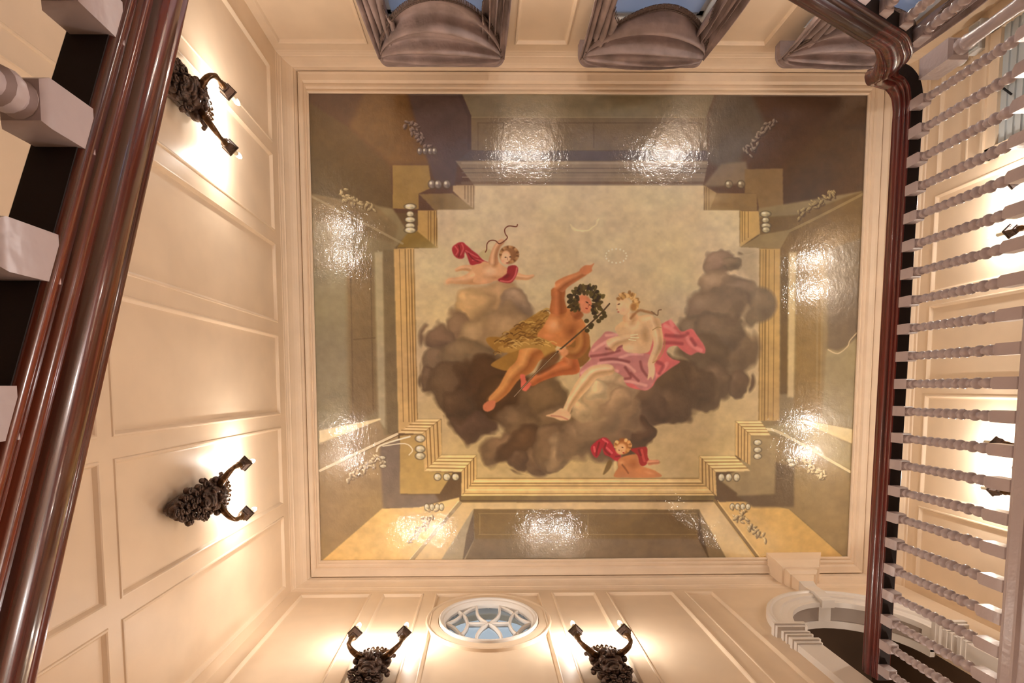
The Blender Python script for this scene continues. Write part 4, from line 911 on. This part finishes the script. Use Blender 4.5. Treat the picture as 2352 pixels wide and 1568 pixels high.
# flight balustrade (far side, falls away to the left)
fb = balustrade('flight_balustrade', 'sloping stair balustrade at the upper right with a dark handrail and a curled gooseneck end')
FY = -1.534
path = [Vector((-.470, FY, zf(-.470)))] + [Vector((x, FY, zf(x))) for x in (.3, 1.0, 1.5, 1.7)]
gn2 = gn[::-1]
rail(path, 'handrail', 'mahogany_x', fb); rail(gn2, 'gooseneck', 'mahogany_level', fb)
x = 1.99 - .14 * .5; k = 0
while x > -.45:
    baluster(fb, x, FY, zf(x) - .60); x -= .1413
mb = MB(); mb.loft([[(x, FY - .05, zf(x) - .78), (x, FY + .04, zf(x) - .78), (x, FY + .04, zf(x) - .60), (x, FY + .028, zf(x) - .585), (x, FY - .035, zf(x) - .585), (x, FY - .05, zf(x) - .60)] for x in (-.475, 2.15)])
mb.build('string_board', 'white', fb)
# newel at the landing corner
nw = empty('newel_post', (2.262, -1.60, 1.86)); tag(nw, 'square pale newel post with turned shaft under the curled rail end at the landing corner', 'newel post')
MB().squares([(.047, 0), (.050, .005), (.050, .30), (.036, .315)]).build('base_block', 'baluster', nw)
MB().lathe([(.030, .31), (.040, .33), (.043, .345), (.036, .365), (.026, .375), (.034, .385), (.036, .40), (.030, .43), (.028, .55), (.031, .64), (.036, .66), (.028, .675), (.038, .69), (.038, .70)], 0, 0, 20).build('turned_shaft', 'baluster', nw, smooth=40)
MB().squares([(.036, .695), (.050, .71), (.050, .875)]).build('top_block', 'baluster', nw)
# near stair balustrade (left)
nb = balustrade('near_balustrade', 'large foreground stair balustrade at left with a glossy moulded mahogany handrail')
zl = lambda y: .652 - .382 * (y + .22)
NX = -.536
rail([(NX, 1.58, zl(1.58)), (NX, .8, zl(.8)), (NX, 0, zl(0)), (NX, -.8, zl(-.8)), (NX, -1.47, zl(-1.47))], 'handrail', 'mahogany', nb)
y = -.331
for k in range(-8, 14):
    yy = -.331 + .178 * k
    if -1.45 < yy < 1.55: baluster(nb, NX + .006, yy, zl(yy) - .63, 1.12)
mb = MB(); mb.loft([[(NX - .05, y, zl(y) - .80), (NX + .04, y, zl(y) - .80), (NX + .04, y, zl(y) - .62), (NX + .03, y, zl(y) - .60), (NX - .04, y, zl(y) - .60), (NX - .05, y, zl(y) - .62)] for y in (1.58, -1.475)])
mb.build('string_board', 'white', nb)
n2 = empty('newel_post', (NX, FY, .35)); tag(n2, 'square pale newel post where the near stair rail meets the flight along the window wall', 'newel post')
MB().squares([(.047, 0), (.05, .005), (.05, .92), (.055, .93), (.055, .95), (.02, .97)]).build('post', 'baluster', n2)
# the stair itself
stc = empty('staircase'); tag(stc, 'pale stone staircase rising round the left and far walls to the landing', 'stairs')
for k in range(15):
    ya = 1.55 - k * .203; z = zl(ya) - .66
    MB().box(XL + .012, NX - .055, ya - .203, ya + .01, z - .12, z).build('step', 'stair', stc)
MB().box(XL + .012, NX - .055, YT + .012, -1.49, .42, .50).build('quarter_landing', 'stair', stc)
for k in range(16):
    xa = NX + k * .171; z = min(zf(xa) - .62, 2.04)
    if xa + .17 < 2.2: MB().box(xa, xa + .175, YT + .012, FY - .05, z - .12, z).build('step', 'stair', stc)

# ---------------------------------------------------------------- draped curtains
def drape(i, c, sag, flip, label):
    t = empty('window_drape', (c, YT, 3.99)); tag(t, label, 'curtain', 'swagged velvet drapes in the far windows')
    HW = .455
    # pelmet board with rounded ends
    mb = MB(); ol = []
    for k in range(9): a = PI / 2 * k / 8; ol.append((HW - .07 + .07 * math.sin(a), .07 + .085 * math.cos(a)))
    ol = [(-HW, 0)] + [(-x, y) for x, y in ol[::-1]] + ol + [(HW, 0)]
    mb.loft([[(x, y, -.055) for x, y in ol], [(x * 1.0, y, -.012) for x, y in ol], [(x * 1.01, y + .006, -.008) for x, y in ol], [(x * 1.01, y + .006, 0) for x, y in ol]])
    mb.build('pelmet', 'velvet', t, smooth=40)
    rnd = random.Random(i)
    ph = [rnd.uniform(0, 6) for _ in range(4)]
    def prof_s(u):
        s_ = 4 * u * (1 - u); return s_ ** .75 * (1 + flip * .25 * (u - .5))
    def sw(u, v):
        x = -HW + .03 + (2 * HW - .06) * u; e = prof_s(u)
        z = -.045 - .085 * v - (sag - .10) * (v ** 1.15) * e
        fold = .042 * math.sin(v * 7.2 * PI + ph[0] + 1.4 * math.sin(2.4 * u + ph[1])) * (e ** .4) * (.5 + .5 * v) + .012 * math.sin(v * 15 * PI + 5 * u + ph[2]) * e
        y = .150 + (.085 * math.sin(PI * min(1, v * .9 + .1)) * e) + fold - .055 * v * e - .02 * (1 - e) * v
        return (x, y, z - fold * .4)
    MB().grid(sw, 48, 56).build('swag', 'velvet', t, smooth=80, thick=.004)
    hem = [Vector(sw(u / 48, 1)) for u in range(49)]
    MB().tube([p + Vector((0, .004, 0)) for p in hem], .0065, 6).build('hem_cord', 'fringe', t, smooth=60)
    mb = MB()
    for k in range(150):
        u = .02 + .96 * k / 149; p = Vector(sw(u, 1)); dx = rnd.uniform(-.002, .002)
        mb.loft([[p + Vector((-.0028, -.002, 0)), p + Vector((.0028, -.002, 0)), p + Vector((.0028, .003, 0)), p + Vector((-.0028, .003, 0))], [p + Vector((dx - .0022, -.004, -.042)), p + Vector((dx + .0022, -.004, -.042)), p + Vector((dx + .0022, .001, -.042)), p + Vector((dx - .0022, .001, -.042))]])
    mb.build('fringe', 'fringe', t, kind='stuff')
    for s_ in (-1, 1):
        def tl(u, v, s_=s_):
            z = -.03 - v * (1.25 - .85 * u ** 1.3)
            x = s_ * (HW + .035 * v - u * (.17 + .03 * v)) ; a = u * 4.2 * 2 * PI * .5
            y = .115 + .030 * math.cos(a * 2) * (.35 + .65 * min(1, v * 2.2)) + .012 * math.sin(v * 5 + u * 9)
            x += .012 * math.sin(a * 2) * (.3 + v)
            return (x, y, z)
        o = MB().grid(tl, 40, 24).build('tail', 'velvet', t, smooth=80, thick=.004)
        mb = MB()
        for k in range(60):
            u = k / 59 * .99; p = Vector(tl(u, 1))
            mb.loft([[p + Vector((-.003, -.002, 0)), p + Vector((.003, -.002, 0)), p + Vector((.003, .003, 0)), p + Vector((-.003, .003, 0))], [p + Vector((-.002, -.002, -.04)), p + Vector((.002, -.002, -.04)), p + Vector((.002, .002, -.04)), p + Vector((-.002, .002, -.04))]])
        mb.build('tail_fringe', 'fringe', o, kind='stuff')
        pass
    return t
drape(0, WC[0], .60, 0, 'mauve velvet drape with the deepest swag, over the window nearest the left wall')
drape(1, WC[1], .42, .3, 'mauve velvet drape with a shallow swag, over the middle window')
drape(2, WC[2], .42, -.3, 'mauve velvet drape partly hidden behind the curled end of the dark handrail')

# ---------------------------------------------------------------- small fittings near the far right corner
t = empty('smoke_alarm', (XR, -2.33, 3.79)); tag(t, 'round white alarm disc high on the right wall by the far corner', 'alarm')
mb = MB(); mb.loft([[(XR - e, -2.31 + r_ * math.cos(2 * PI * k / 24), 3.80 + r_ * math.sin(2 * PI * k / 24)) for k in range(24)] for r_, e in ((.055, 0), (.055, .018), (.045, .030), (.02, .034))])
mb.v = [(x - XR, y + 2.33, z - 3.79) for x, y, z in mb.v]; mb.build('cover', 'white_plastic', t, smooth=40)
t = empty('emergency_light', (XR, -2.36, 3.62)); tag(t, 'white box light on the right wall just below the round alarm', 'wall light')
MB().box(-.05, 0, -.09, .10, 0, .09).build('housing', 'white_plastic', t); MB().box(-.056, -.05, -.075, .085, .012, .078).build('diffuser', 'sheer', t)
t = empty('hanging_bracket', (XR - .03, -1.93, 3.36)); tag(t, 'small black iron bracket in front of the white louvred door', 'bracket')
MB().tube([(0, 0, 0), (-.02, .0, .02), (-.06, .0, .10)], .009, 8).build('arm', 'iron', t); MB().tube([(-.05, 0, .085), (-.02, .10, .02)], .006, 8).build('brace', 'iron', t); MB().ball((-.06, 0, .10), .014).build('finial', 'iron', t)

# lift the whole survey so that the hall floor is at z = 0
for o in list(bpy.data.objects):
    if o.parent is None and o.type in ('MESH', 'EMPTY'): o.location.z += ZC
